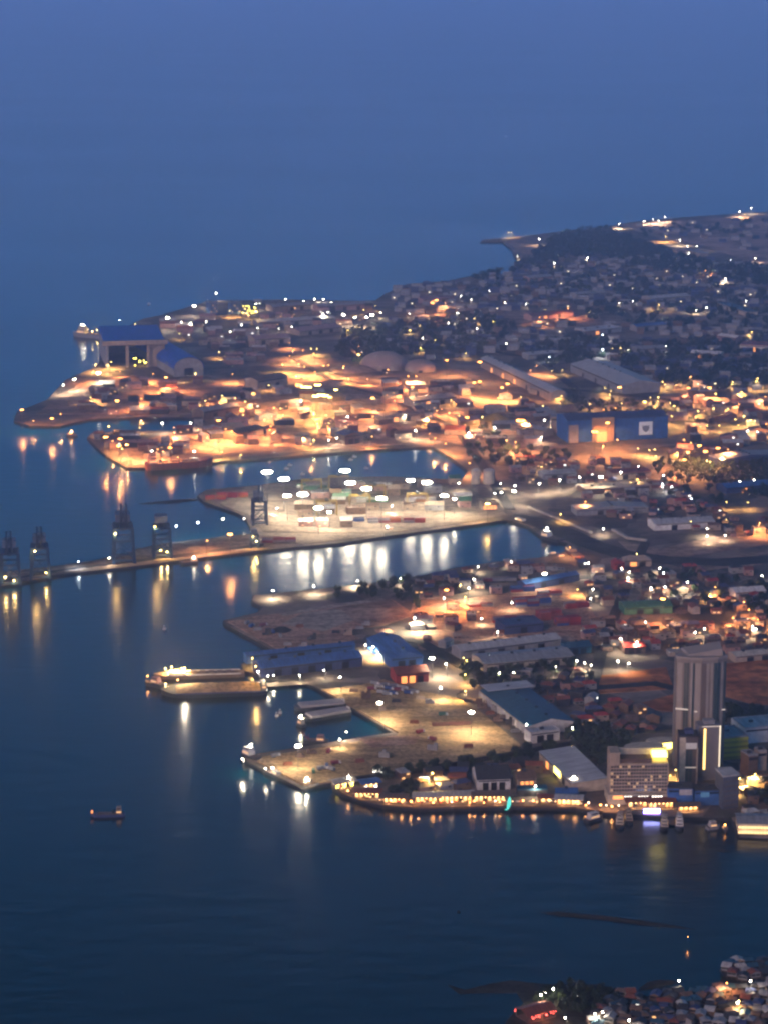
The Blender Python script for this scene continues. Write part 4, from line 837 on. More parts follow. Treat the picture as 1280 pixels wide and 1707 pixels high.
# sand barge at the jetty head, with a supply ship and tug beside it
t, L, zz = boat((445,1152),(268,1158),34,4.2,'huge barge heaped with tan sand at the jetty head','dark',(-.47,.04,.6,4,1),'grey','sand_barge','barge',0,False)
mb = MB(); n = 26; vs = []; fs = []; k = 9
for i in range(n):
    f = i/(n-1); x = -L*.44+f*L*.80; e = min(1, (f*9)**.6, ((1-f)*7)**.6)
    for j in range(k):
        y = -14.8+29.6*j/(k-1); vs.append((x, y, 4.15+max(0, e*4.6*(1-(abs(y)/14.9)**2.1))*(1+.07*math.sin(i*1.3+j))))
for i in range(n-1):
    for j in range(k-1): fs.append((i*k+j, (i+1)*k+j, (i+1)*k+j+1, i*k+j+1))
mb.add(vs, fs).build('sand_load', sand, t)
for y in (-15.9, 15.4): MB().box(-L*.46,y,4.22,L*.36,y+.5,5.2).build('bulwark', hullm('navy'), t)
boat_light(t, (L*.27,-8,19), 'W', 1.3, 60000); boat_light(t, (L*.33,-15,9), 'O', 1, 4500); boat_light(t, (-L*.40,0,24), 'Y', 1, 40000); MB().bar((-L*.40,0,4),(-L*.40,0,24),.25).build('lamp_post', steel, t); MB().bar((L*.27,-8,5),(L*.27,-8,18.6),.2).build('lamp_post', steel, t)  # tall white and yellow post lamps are added to light the sand
t, L, zz = boat((408,1126),(256,1131),15,3.6,'long low brown supply ship behind the sand barge under glaring yellow lights','brown',(.24,.17,.75,2.4,1),'white','supply_ship','supply ship',6)
for i in range(8): boat_light(t, (L*.12+i*L*.035,(-1)**i*2.8,zz+.6+(i%3)*1.5), 'Y', 1.15, 13000)
for y in (-6.9, 6.6): MB().box(-L*.46,y,3.72,L*.36,y+.3,4.8).build('railing', wall_mat('white'), t)
for i in range(5): MB().box(-L*.36+i*L*.095,-4.5,3.73,-L*.30+i*L*.095,4.5,5.0).build('hatch', hullm('brown'), t)
t, L, zz = boat((272,1147),(244,1141),9,4,'small tug with a pink light at the bow of the sand barge','dark',(-.1,.4,.7,2.6,2),'pink','tugboat','tugboat',4)
boat_light(t, (L*.4,0,8.5), 'O', 1, 1800); MB().bar((L*.4,0,4),(L*.4,0,8),.15).build('lamp_post', steel, t)
# two flat barges, tugs
for A, B, lab in (((574,1176),(490,1184),'rear of the two flat grey barges in the small basin'), ((582,1189),(506,1202),'front of the two flat grey barges in the small basin')):
    a, b2 = P(*A), P(*B); d = b2-a; L = d.length; t = thing('flat_barge', lab, 'barge', (a+b2)/2, math.atan2(d.y, d.x), 'flat barges in the basin'); occ(*((a+b2)/2).xy, 18)
    hull_mb(L, 15, 3.4, .10, .04).build('hull', hullm('dark'), t)
    MB().box(-L*.47,-6.6,3.42,L*.38,6.6,5.2).build('cargo_cover', mat('barge_cover', (.36,.32,.33), .8, .08, .2), t)
    MB().box(-L*.495,-3,3.42,-L*.475,3,6.4).build('deckhouse', wall_mat('white'), t)
t, L, zz = boat((508,1213),(496,1208),6,2.5,'little tug shining an orange-white lamp before the flat barges','dark',(-.05,.5,.7,2.4,2),'cream','tugboat','tugboat',4); boat_light(t, (0,0,zz+2), 'W', 1.4, 16000)
t, L, zz = boat((548,1240),(505,1238),9,3,'workboat with red and white gear moored along the sandy pier','dark',(-.2,.3,.7,2.4,2),'pink','workboat','workboat',7)
MB().bar((6,0,3),(12,0,10),.35).bar((6,0,3),(6,0,8),.3).build('derrick', mat('derrick_red', C['red']), t)
t, L, zz = boat((432,1271),(405,1260),9,4,'white boat with a bright lamp at the nose of the sandy pier','dark',(.12,.4,.75,3,2),'white','boat','boat',3); boat_light(t, (L*.1,-2,zz+1.6), 'W', 1.6, 12000)
t, L, zz = boat((500,1309),(532,1313),8,3,'grey launch below the outer corner of the sandy pier','grey',(-.1,.4,.7,2.4,1),'cream','launch','launch',4); boat_light(t, (-L*.1,-1,zz+1.8), 'W', 1.3, 14000)
t, L, zz = boat((470,1299),(440,1286),7,2.6,'dark hulled launch along the outer edge of the sandy pier','dark',(-.2,.3,.7,2.2,1),'grey','launch','launch',3); boat_light(t, (0,0,zz+1.6), 'W', 1, 4000)
# promenade boats
boat((975,1372),(1003,1364),7,2.4,'white cabin cruiser moored left of the hotel jetties','dark',(-.05,.55,.75,2.3,2),'white','cabin_cruiser','cruiser',3)
for (A, B), lab, cc in ((((1033,1366),(1032,1383)),'tall white tour boat at the left short jetty','cream'), (((1046,1362),(1048,1376)),'dim tour boat on the right of the left short jetty','tan'), (((1107,1372),(1106,1386)),'stubby ferry on the left of the right short jetty','cream'),
                        (((1131,1368),(1132,1386)),'two-decked white ferry on the right of the right short jetty','white')):
    boat(A, B, 7, 2, lab, 'dark', (-.05,.6,.8,2.4,3), cc, 'tour_boat', 'tour boat', 2)
boat((1177,1383),(1198,1380),6,2,'pair-cabined pale boat moored left of the ferry hall','grey',(-.05,.5,.8,2.2,2),'pale grey','boat','boat',2)
t, L, zz = boat((1205,1382),(1210,1388),4,1.6,'little boat with an orange lamp beside the ferry hall','dark',(0,.5,.8,2,1),'tan','boat','boat',1); boat_light(t, (0,0,zz+1.2), 'O', 1.2, 2500)
# harbour ships
t, L, zz = boat((244,783),(356,776),20,9,'long dark-red cargo ship moored below the orange-lit yard','rust',(-.40,.12,.8,4,3),'pink','cargo_ship','cargo ship',8)
for i in range(4): MB().box(-L*.28+i*L*.15,-6,9.2,-L*.18+i*L*.15,6,11.4).build('hatch', hullm('brown'), t)
t, L, zz = boat((205,568),(122,560),16,7,'low lit vessel lying beyond the big blue ship hall','grey',(.30,.16,.8,4,3),'cream','lit_vessel','vessel',10)
for i in range(9): boat_light(t, (-L*.42+i*L*.095,-6.5,10+(i%2)*2.5), 'Y', 1.7, 2800)
for i in range(2): boat_light(t, (L*.27+i*4,0,zz+2), 'W', 1.7, 2800)
t, L, zz = boat((128,728),(112,726),7,2.5,'tiny boat with orange lamp off the shipyard inlet','dark',(0,.4,.8,2.5,1),'tan','boat','boat',2); boat_light(t, (0,0,zz+2), 'O', 1.8, 9000)
t, L, zz = boat((330,938),(300,941),8,2.5,'dark launch with a white lamp moored along the container pier','dark',(-.3,.3,.7,2.6,1),'white','launch','launch',3); boat_light(t, (-L*.3,0,zz+1.6), 'W', 1.2, 5000)
t, L, zz = boat((876,874),(852,867),8,2.5,'white-topped launch at the head of the container basin','dark',(-.1,.5,.75,2.6,1),'white','launch','launch',3)
t, L, zz = boat((936,905),(902,897),12,4,'dark tug with greenish-white lamps in the inner basin','dark',(.25,.3,.7,3,2),'white','tugboat','tugboat',5); boat_light(t, (L*.3,-2,zz+2.5), 'W', 1.7, 9000)
t, L, zz = boat((965,935),(945,918),13,4,'rust-red boat hauled at the very head of the basin','rust',(.2,.3,.7,3,1),'tan','boat','boat',3)
for i, (u, v, lab) in enumerate(((845,937,'pale small boat nearest the wharf in a row of three'), (922,925,'pale small boat by the basin head shed'), (936,930,'white small boat just right of the basin head shed boat'))):
    boat((u-9,v+1),(u+9,v-1),4,1.5,lab,'grey',(-.1,.5,.7,2,1),'white','small_boat','boat',1)
t, L, zz = boat((655,885),(635,889),7,2.4,'dark small boat under the container pier wall','dark',(-.2,.4,.7,2.4,1),'white','launch','launch',2); boat_light(t, (0,0,zz+1.5), 'W', 1, 2500)
for i, (u, v, lab) in enumerate(((478,782,'small skiff far left in the upper basin'),(484,776,'skiff beside the leftmost one in the upper basin'),(505,791,'skiff nearest the container yard in the upper basin'),(585,767,'skiff in the middle of the upper basin'),(591,762,'skiff just behind the middle one in the upper basin'),(611,781,'skiff right of the middle ones in the upper basin'),(467,751,'skiff close to the orange-lit quay'))):
    boat((u-4,v),(u+4,v),3,1.2,lab,'white',(-.1,.4,.7,1.6,1),'white','skiff','skiff',0,True,False)
for u, v, lab in ((842,228,'tiny white boat far out on the open sea'),(249,507,'tiny boat far beyond the blue ship hall'),(275,1049,'tiny skiff drifting in the bay left of the reddish pier'),(468,1189,'tiny skiff drifting left of the flat barges'),(462,1194,'second tiny skiff drifting left of the flat barges')):
    boat((u-3,v),(u+3,v),4,1.5,lab,'white',(-.1,.4,.7,2,1),'white','skiff','skiff',0,True,False)

# ------------------------------------------------------------------ quay cranes
def crane_meshes():
    a = MB()
    for x in (-10, 10):
        for y in (-12, 12): a.bar((x,y,0),(x*.86,y,34),1.7,4)
        a.bar((x*.95,-12,12),(x*.95,12,12),1.2,4); a.bar((x*.86,-12,33),(x*.86,12,33),1.5,4); a.bar((x,-12,2),(x*.86,12,31),.8,4)
    for y in (-12, 12): a.bar((-9.2,y,22),(9.2,y,22),1.2,4); a.bar((-8.6,y,34),(8.6,y,34),1.5,4); a.bar((-10,y,3),(10,y,3),1.2,4)
    for y in (-12, 12): a.bar((-9.8,y,4),(8.8,y,21),.6,4); a.bar((9.8,y,4),(-8.8,y,21),.6,4)
    for x in (-9.4, 9.4): a.bar((x,12,3),(x*.93,-12,22),.7,4)
    a.box(-11.5,-14,0,-8.5,14,2.2); a.box(8.5,-14,0,11.5,14,2.2)
    legs = a.mesh('portal_legs', bluesteel)
    b2 = MB()
    for x in (-3.2, 3.2): b2.bar((x,-17,36),(x,24,36),1.3,4)
    for y in range(-16, 25, 5): b2.bar((-3.2,y,36),(3.2,y,36),.35,4)
    girder = b2.mesh('girder', bluesteel)
    c = MB()
    for x in (-3.2, 3.2): c.bar((x,-17,36),(x*.7,-24,62),1.1,4)
    for i in range(6): f = i/6; c.bar((-3.2+f,-17-7*f,36+26*f),(3.2-f,-17-7*(f+.16),36+26*(f+.16)),.3,4)
    boom = c.mesh('raised_boom', bluesteel)
    e = MB().bar((-3,-12,35),(0,-10,50),.6,4).bar((3,-12,35),(0,-10,50),.6,4).bar((0,-10,50),(0,22,37),.3,4).bar((0,-10,50),(0,-22,58),.25,4).mesh('apex_frame', bluesteel)
    h = MB().box(-7,4,36.8,7,21,44).mesh('machinery_house', mat('crane_house', (.10,.13,.20), .7))
    k = MB().box(-1.8,-8,31,1.8,-4,35).mesh('operator_cab', glass)
    return [('portal_legs', legs), ('girder', girder), ('raised_boom', boom), ('apex_frame', e), ('machinery_house', h), ('operator_cab', k)]
CM = crane_meshes(); st = MB().box(-9.9,8.5,2,-6.9,11.5,33).mesh('stair_tower', bluesteel); pf = MB().box(-9.5,-13.5,33.2,9.5,13.5,35).mesh('top_platform', bluesteel)
CM += [('stair_tower', st), ('top_platform', pf)]
CM_flat = [x for x in CM if x[0] not in ('raised_boom', 'apex_frame')]
cl_m = MB().lathe([(.3,-.6),(.9,-.2),(.9,.3),(.3,.6)], (0,0,0), 8).mesh('lamp', mat('lit_lamp_yellow', (.8,.8,.8)))
cl_d = bpy.data.lights.new('lamp_light', 'POINT'); cl_d.energy = 11000; cl_d.color = LC['Y'][0]; cl_d.shadow_soft_size = .5
for u, v, sc_, parts, lab, lamps in ((18,972,1.02,CM,'quay crane cut by the left edge of the view',[(-5,-13,10),(4,-13,6)]), (68,962,1.0,CM,'second quay crane from the seaward end, lit yellow below',[(-5,-13,32),(6,-13,8)]),
      (207,934,1.14,CM,'dark quay crane with the tall raised boom',[(-8,-13,30)]), (271,926,.98,CM_flat,'quay crane with lowered boom over the yellow-lit deck',[(-8,-13,37),(-2,-12,9),(5,-12,7)]),
      (433,872,.82,CM,'dark quay crane standing in the inlet beside the container yard',[]), (425,912,.45,CM_flat,'small gantry glittering beside the inlet mouth',[(-5,-13,30),(4,-13,18)])):
    p = P(u, v, 2.9); t = thing('quay_crane', lab, 'crane', p, R(8), 'quay cranes'); t.scale = (sc_,)*3; occ(p.x, p.y, 16)
    for n, me in parts: put(n, me, t)
    for q in lamps:
        o = put('lamp', cl_m, t); o.location = q
        l = bpy.data.objects.new('lamp_light', cl_d); COL.objects.link(l); l.parent = o; l.location = (0,-1.4,-1)

# ------------------------------------------------------------------ shipping containers
CC = {'red': (.36,.045,.04), 'maroon': (.24,.035,.055), 'blue': (.03,.08,.27), 'grey': (.25,.25,.27), 'green': (.05,.16,.10), 'orange': (.36,.13,.04), 'white': (.5,.49,.47)}
_cm = {}
def cont_meshes(c):
    if c in _cm: return _cm[c]
    m = mat('container_' + c, CC[c], .6, .18, .3); b2 = MB().box(-6,-1.2,0,6,1.2,2.6)
    for i in range(14): b2.box(-5.6+i*.86,-1.27,.2,-5.2+i*.86,-1.201,2.4)
    d = MB().box(6.0,-1.1,.1,6.06,-.04,2.5).box(6.0,.04,.1,6.06,1.1,2.5).bar((6.1,-.5,.1),(6.1,-.5,2.5),.05).bar((6.1,.5,.1),(6.1,.5,2.5),.05)
    _cm[c] = (b2.mesh('shipping_container', m), d.mesh('door', m)); return _cm[c]
def container(p, rot, c, where):
    bm, dm = cont_meshes(c); o = put('shipping_container', bm); thing('shipping_container', f'{c} shipping container {where}', 'container', p, rot, 'shipping containers', obj=o); put('door', dm, o)
def stack(u, v, rot, nx, ny, nz, cols, where, fill=.85):
    b0 = P(u, v, 2.95); cr, sr = math.cos(rot), math.sin(rot)
    for i in range(nx):
        for j in range(ny):
            for k in range(nz):
                if k and random.random() > fill: break
                x, y = (i-(nx-1)/2)*13, (j-(ny-1)/2)*2.9
                container((b0.x+x*cr-y*sr, b0.y+x*sr+y*cr, b0.z+k*2.62), rot, random.choice(cols), where)
    occ(b0.x, b0.y, max(nx*6.5, ny*1.6))
RD = ['red','red','maroon','maroon','blue','grey']
for u, v, r, nx, ny, nz, cols, where in (
    (885,1008,.25,3,5,3,RD,'in the big stack block behind the navy shed'), (915,1030,.3,2,5,3,['red','maroon','red'],'in the red block left of the green hall'),
    (850,1035,.2,3,3,2,['maroon','red','grey'],'in the low block left of the big stack'), (945,1040,.3,2,4,3,['maroon','red','red','blue'],'in the block at the foot of the red stacks'),
    (870,985,.2,2,3,2,['blue','blue','red'],'in the blue block behind the red stacks'), (915,992,.25,2,3,2,['red','grey','red'],'in the far red block near the basin'), (800,1010,.2,2,3,1,['maroon','grey','red'],'on the ground left of the red stacks'),
    (960,1012,.3,2,3,2,['maroon','grey','red'],'in the right block of the red stacks'), (830,968,.12,3,2,1,['red','maroon','grey'],'on the basin wharf'),
    (540,850,.1,2,3,2,['green','blue'],'in the blue-green block at the yard front'), (510,868,.1,1,2,1,['green','grey'],'alone on the front apron of the yard'), (465,903,.12,3,2,2,['red','maroon','grey'],'in the red block at the inlet mouth'),
    (590,868,.1,2,3,2,['blue','grey','white'],'in the dark block right of the front apron'), (640,870,.1,3,3,2,['orange','grey','maroon'],'in the brown block right of the front apron'), (690,870,.1,2,3,2,['grey','maroon','red'],'in the block near the pier bend'),
    (560,822,.1,3,3,2,['grey','white','green'],'between the white floodlights of the yard'), (620,836,.1,3,3,2,['green','orange','white'],'in the middle of the floodlit yard'), (700,835,.1,3,3,2,['orange','white','grey'],'at the landward end of the floodlit yard'), (520,812,.1,3,2,2,['grey','white','green'],'at the back of the floodlit yard'),
    (388,828,.1,3,3,2,['red','maroon','orange'],'on the bay corner of the container yard'), (360,832,.1,2,2,2,['orange','red'],'at the outermost corner of the yard')):
    stack(u, v, r, nx, ny, nz, cols, where)
# ------------------------------------------------------------------ trucks and plant on the sandy lot
_tm = {}
def truck(u, v, rot, c, lab, z=3.7):
    if c not in _tm:
        _tm[c] = (MB().box(-4,-1.25,1.0,2.2,1.25,3.4).mesh('cargo_box', mat('container_' + c, CC[c], .6)), MB().extrude_y([(2.4,.7),(4.4,.7),(4.4,1.7),(4.0,2.8),(2.4,2.8)][::-1],-1.2,1.2).mesh('cab', wall_mat('white')),
                  MB().box(-4,-1.0,.6,4.4,1.0,.98).mesh('chassis', steel), MB().bar((0,-1.3,0),(0,-.9,0),.55,10).bar((0,.9,0),(0,1.3,0),.55,10).mesh('wheel', mat('tyre', (.02,.02,.02), .9)))
    p = P(u, v, z); t = thing('parked_truck', lab, 'truck', p, rot, 'trucks parked on the sandy lot'); occ(p.x, p.y, 4)
    for n, m in zip(('cargo_box', 'cab', 'chassis'), _tm[c]): put(n, m, t)
    for x in (-3, -1.6, 3): w = put('wheel', _tm[c][3], t); w.location = (x, 0, .55)
TR = [(625,1141,'grey'),(632,1147,'white'),(641,1144,'grey'),(648,1150,'blue'),(656,1146,'grey'),(664,1152,'maroon'),(636,1156,'white'),(645,1159,'grey'),(655,1158,'blue'),(672,1149,'white'),(680,1157,'blue'),(690,1155,'grey'),(620,1150,'maroon')]
for u, v, c in TR: truck(u, v, random.uniform(-.6, .3), c, f'{c} truck parked at the top of the sandy lot')
truck(738,1193,.1,'green','lone green covered truck in the middle of the sandy lot')
for i, (u, v, c) in enumerate(((460,1262,'grey'),(560,1274,'maroon'),(536,1283,'grey'),(545,1279,'blue'),(552,1284,'grey'),(523,1288,'green'),(548,1254,'maroon'),(720,1234,'maroon'),(700,1222,'red'),(420,1045,'blue'),(440,1044,'maroon'),(412,1040,'grey'),(455,1055,'blue'),(468,1062,'grey'))):
    truck(u, v, random.uniform(0, 3), c, f'{c} truck standing out on the {"sandy pier" if v > 1100 else "reddish pier"}', 3.8 if v > 1100 else 3.4)
p = P(752,1208,3.7); t = thing('pipe_pile', 'long stack of red-brown pipes on the sandy lot', 'pipe stack', p, .12); occ(p.x, p.y, 16)
for k, (y, z) in enumerate([(-2,.6),(-.7,.6),(.6,.6),(1.9,.6),(-1.3,1.7),(0,1.7),(1.3,1.7)]): MB().bar((-17+k%2,y,z),(16+k%3,y,z),.62,8).build('pipe', mat('pipe_red', (.16,.06,.045), .7, .3, .3), t)

# rubber-tyred yard gantries
g = MB()
for x in (-12, 12):
    for y in (-4, 4): g.bar((x,y,0),(x,y,17),.6,4)
    g.box(x-.9,-5.5,.8,x+.9,5.5,1.8)
for y in (-4, 4): g.bar((-12.5,y,17),(12.5,y,17),.8,4)
gf = g.mesh('frame', mat('gantry_yellow', (.38,.26,.05), .6)); gt_ = MB().box(-2,-4.6,17.4,2,4.6,19.6).mesh('trolley', steel); gw = MB().bar((-.4,0,.7),(.4,0,.7),.7,10).mesh('wheel', mat('tyre', (.02,.02,.02), .9))
for u, v, where in ((545,858,'over the front row of the container yard'),(600,848,'over the long row before the floodlights'),(625,832,'in the middle of the floodlit yard'),(520,822,'at the back of the floodlit yard'),(695,846,'near the landward end of the yard'),(565,816,'at the far edge of the floodlit yard')):
    t = thing('yard_gantry', f'yellow yard gantry {where}', 'gantry', P(u, v, 2.9), R(8), 'yard gantries')
    put('frame', gf, t); put('trolley', gt_, t)
    for x in (-12, 12):
        for y in (-5, 5): w = put('wheel', gw, t); w.location = (x, y, 0)
# stored goods
def goods(u, v, kind, lab, z=3.7):
    p = P(u, v, z); t = thing(kind, lab, kind.replace('_', ' '), p, random.uniform(-.4, .4), 'goods stored on the open lots'); occ(p.x, p.y, 4)
    c = random.choice(['brown','grey','dark','tan','rust'])
    if kind == 'crate_stack':
        for i in range(3):
            for k in range(random.choice([1,2,2,3])): MB().box(-4.2+i*2.9,-1.2,k*2.2,-1.5+i*2.9,1.2,k*2.2+2.1).build('crate', wall_mat(c), t)
    else:
        for k in range(3): MB().box(-4+k*.3,-1.6+k*.35,k*.9,4-k*.2,1.6-k*.35,k*.9+.8).build('timber_bundle', wall_mat(c), t)
SPT = [(812,1172),(826,1186),(838,1196),(850,1207),(842,1214),(829,1202),(816,1190),(803,1180),(858,1220),(795,1172),(780,1170),(768,1164),(700,1165),(716,1172),(660,1170),(610,1163),(590,1152),(640,1185),(690,1205),(720,1250),(780,1245),(640,1262),(600,1270),(500,1262),(480,1275),(520,1256)]
for i, (u, v) in enumerate(SPT): goods(u, v, 'crate_stack' if i % 2 else 'timber_stack', ('crate stack ' if i % 2 else 'timber stack ') + ('along the white colonnade of the teal shed' if i < 11 else 'standing out on the open sandy lot'))
for i, (u, v) in enumerate([(430,1050),(445,1058),(500,1045),(520,1066),(560,1055),(580,1058),(600,1048),(610,1042),(480,1075),(505,1078),(622,1036)]): goods(u, v, 'crate_stack' if i % 2 else 'timber_stack', ('crate stack ' if i % 2 else 'timber stack ') + 'on the bare reddish pier', 3.3)
# ------------------------------------------------------------------ scattered houses, sheds, trees
def inside(u, v, poly):
    c = False; n = len(poly)
    for i in range(n):
        (x1, y1), (x2, y2) = poly[i], poly[(i+1) % n]
        if (y1 > v) != (y2 > v) and u < (x2-x1)*(v-y1)/(y2-y1)+x1: c = not c
    return c
GRID = {}
def grid_add(x, y, r): GRID.setdefault((int(x//60), int(y//60)), []).append((x, y, r))
for a in OCC: grid_add(*a)
def free(x, y, r):
    gx, gy = int(x//60), int(y//60)
    for i in (-1, 0, 1):
        for j in (-1, 0, 1):
            for a, b2, c in GRID.get((gx+i, gy+j), ()):
                if (a-x)**2 + (b2-y)**2 < (r+c)**2: return False
    return True
def spots(poly, n, r, z=2.7, tries=14, gap=1.0, on_land=True):
    us = [p[0] for p in poly]; vs = [p[1] for p in poly]; out = []
    for _ in range(n*tries):
        if len(out) >= n: break
        u, v = random.uniform(min(us), max(us)), random.uniform(min(vs), max(vs))
        if not inside(u, v, poly) or (on_land and not inside(u, v, LAND)): continue
        p = P(u, v, z); rr = r() if callable(r) else r
        if free(p.x, p.y, rr*gap): grid_add(p.x, p.y, rr*gap); out.append((p, rr, u, v))
    return out
_hm = {}
def house_meshes(w, d, h, kind, rc, wc, lit):
    k = (w, d, h, kind, rc, wc, lit)
    if k not in _hm:
        rise = min(w, d)*.26; L = []
        a = wall_mb(w, d, h, kind if kind != 'hip' else 'flat', rise); L.append(('wall', a.mesh('wall', wall_mat(wc))))
        L.append(('roof', roof_mb(w, d, h, kind, rise, .5).mesh('roof', roof_mat(rc))))
        for i, f in enumerate((-.24, .22)):
            z = 1 if h < 5 or i == 0 else 4.1
            L.append(('window', MB().box(w*f-1.3, -.09, z, w*f+1.3, -.01, z+1.4).mesh('window', {0: glass, 1: lit_warm, 2: lit_white}[lit if i or lit == 1 else 0])))
        if kind == 'flat': L.append(('water_tank', MB().lathe([(.9,h+.45),(1,h+1.9),(.3,h+2.2)], (w*.22, d*.6, 0), 8).mesh('water_tank', steel)))
        _hm[k] = L
    return _hm[k]
SIZES = [(8,7,3.2),(10,8,3.4),(12,8,6.2),(9,12,6.2),(14,9,6.4)]
def houses(name, cat, where, poly, n, roofs, walls, kinds, sizes=SIZES, ang=(0, .0), group='houses of the town', z=2.7, p_lit=.18, gap=.78, noun='house', on_land=True, stilts=False):
    for p, rr, u, v in spots(poly, n, 4.6 if stilts else 8, z, gap=gap, on_land=on_land, tries=40 if stilts else 14):
        w, d, h = random.choice(sizes); rc, wc, kd = random.choice(roofs), random.choice(walls), random.choice(kinds)
        lit = random.choices((0, 1, 2), (1-p_lit, p_lit*.7, p_lit*.3))[0]
        big = 'large ' if w*d*h > 400 else ('small ' if w*d < 60 else '')
        shape = {'flat': 'flat-roofed', 'hip': 'hipped', 'gable_x': 'gabled', 'gable_y': 'gabled', 'mono': 'lean-to'}[kd]
        t = thing(name, f'{big}{rc} {shape} {noun} {where}', cat, p, random.choice(ang) + random.uniform(-.12, .12), group)
        for nm, me in house_meshes(w, d, h, kd, rc, wc, lit): put(nm, me, t)
        if stilts:
            put('stilt_deck', STILT.setdefault((w, d), stilt_mesh(w, d)), t); t.location.z += 1.6
STILT = {}
def stilt_mesh(w, d):
    b2 = MB().box(-w/2-1,-1.4,-.25,w/2+1,d+.6,-.02)
    for x in (-w/2, 0, w/2):
        for y in (-1, d/2, d): b2.bar((x,y,-3),(x,y,-.25),.16,5)
    return b2.mesh('stilt_deck', wood)
VR = ['grey','rust','dark','navy','dark','brown','brown','dark','teal','pale grey']; VW = ['tan','brown','dark','grey']
SM = [(6,5,2.6),(7,6,2.8),(8,6,2.8),(6,8,2.8)]
houses('stilt_house', 'stilt house', 'in the bottom-edge village', [(1095,1668),(1140,1660),(1190,1655),(1300,1645),(1310,1716),(1000,1716),(1010,1690)], 170, VR, VW, ['gable_x','gable_y','hip'], SM, (.2,-.3,1.3), 'stilt houses of the water village', .35, .015, .72, 'stilt house', False, True)
houses('stilt_house', 'stilt house', 'in the village beside the mudflat', [(1030,1662),(1090,1670),(1005,1712),(985,1712)], 30, VR, VW, ['gable_x','hip'], SM, (.2,-.3,1.3), 'stilt houses of the water village', .35, .015, .72, 'stilt house', False, True)
houses('stilt_house', 'stilt house', 'in the outer right-edge cluster', [(1205,1622),(1235,1611),(1300,1606),(1300,1640),(1215,1636)], 42, VR, VW, ['gable_x','gable_y','hip'], SM, (.2,-.3), 'stilt houses of the water village', .35, .015, .72, 'stilt house', False, True)
TR_, TW_ = ['grey','rust','brown','dark','rust','dark','navy','brown','red'], ['tan','brown','grey','dark','pink','brown']
houses('shop_house', 'shop house', 'between the stacks and the tall tower', [(985,1040),(1230,1045),(1230,1088),(1120,1085),(970,1098)], 40, TR_, TW_, ['flat','gable_x','flat','hip'], SIZES, (.15,.25), 'shop houses of the town', noun='shop house')
houses('shop_house', 'shop house', 'beside the bare brown lots', [(960,945),(1120,950),(1290,950),(1290,1040),(1120,1020),(985,1010)], 64, TR_, TW_, ['flat','gable_x','hip','gable_y'], SIZES, (.15,.25,1.7), 'shop houses of the town', noun='shop house')
houses('shop_house', 'shop house', 'in the streets above the clay site', [(1215,1045),(1300,1045),(1300,1095),(1215,1100)], 22, TR_, TW_, ['flat','hip','gable_x'], SIZES, (.15,.3), 'shop houses of the town', noun='shop house')
houses('town_house', 'house', 'in the dark trees behind the hotel', [(985,1170),(1090,1190),(1120,1215),(1020,1235),(960,1205)], 28, TR_, TW_, ['gable_x','hip'], SIZES, (.2,1.2), 'town houses', p_lit=.25)
houses('town_house', 'house', 'right of the teal shed', [(850,1130),(975,1120),(990,1170),(925,1185),(890,1160)], 26, TR_, TW_, ['gable_x','hip','flat'], SIZES, (.2,1.2), 'town houses')
houses('town_house', 'house', 'between the red stacks and twin sheds', [(690,1010),(800,1020),(840,1060),(740,1085),(690,1060)], 14, ['rust','brown','tan','pink','grey'], TW_, ['gable_x','hip','flat'], SIZES, (.15,.9), 'town houses')
houses('town_house', 'house', 'behind the waterfront restaurants', [(660,1296),(790,1288),(890,1275),(900,1320),(800,1322),(690,1325)], 16, ['dark','brown','grey','navy','rust'], TW_, ['gable_x','hip'], SIZES, (.0,.4), 'town houses', p_lit=.3)
houses('town_house', 'house', 'at the right end of the waterfront', [(1230,1300),(1300,1300),(1300,1368),(1240,1366)], 12, ['dark','brown','grey','pale grey'], TW_, ['flat','hip'], SIZES, (.0,.4), 'town houses', p_lit=.3)
houses('town_house', 'house', 'above the harbour road', [(960,805),(1100,800),(1190,855),(1290,870),(1290,900),(1100,880),(980,850)], 60, TR_, TW_, ['gable_x','hip','flat'], SIZES, (.2,1.4), 'town houses')
houses('town_house', 'house', 'along the shed street', [(850,770),(1000,765),(1090,790),(960,815),(870,810)], 34, TR_, TW_, ['gable_x','flat'], SIZES, (.2,.0), 'town houses')
houses('town_house', 'house', 'along the basin wharf', [(690,968),(830,945),(930,938),(960,960),(860,990),(760,1000),(690,1000)], 26, ['rust','grey','maroon','brown','navy'] if 0 else ['rust','grey','brown','navy'], TW_, ['gable_x','flat'], SIZES, (.15,), 'town houses')
IS = [(16,10,6),(22,12,7),(14,14,8),(28,14,7),(12,10,10)]
IR = ['grey','brown','tan','rust','pale grey','dark','pink']
houses('works_shed', 'shed', 'on the shipyard point', [(100,680),(160,640),(330,640),(340,690),(150,694)], 34, IR, TW_, ['gable_x','flat','mono'], IS, (.1,), 'sheds of the works', p_lit=.1, noun='shed')
houses('works_shed', 'shed', 'behind the two blue halls', [(250,545),(330,530),(420,545),(480,560),(480,600),(390,610),(350,580)], 34, IR, TW_, ['gable_x','flat'], IS, (.1,), 'sheds of the works', p_lit=.12, noun='shed')
houses('works_shed', 'shed', 'on the orange-lit plant yard', [(340,660),(480,640),(640,690),(690,730),(520,745),(400,750),(310,735)], 64, IR, TW_, ['gable_x','flat','mono','gable_y'], IS, (.1,.5), 'sheds of the works', p_lit=.25, noun='shed')
houses('works_shed', 'shed', 'on the finger pier', [(160,728),(310,722),(330,752),(215,772),(185,758)], 20, IR, TW_, ['gable_x','flat'], IS, (.1,), 'sheds of the works', p_lit=.3, noun='shed')
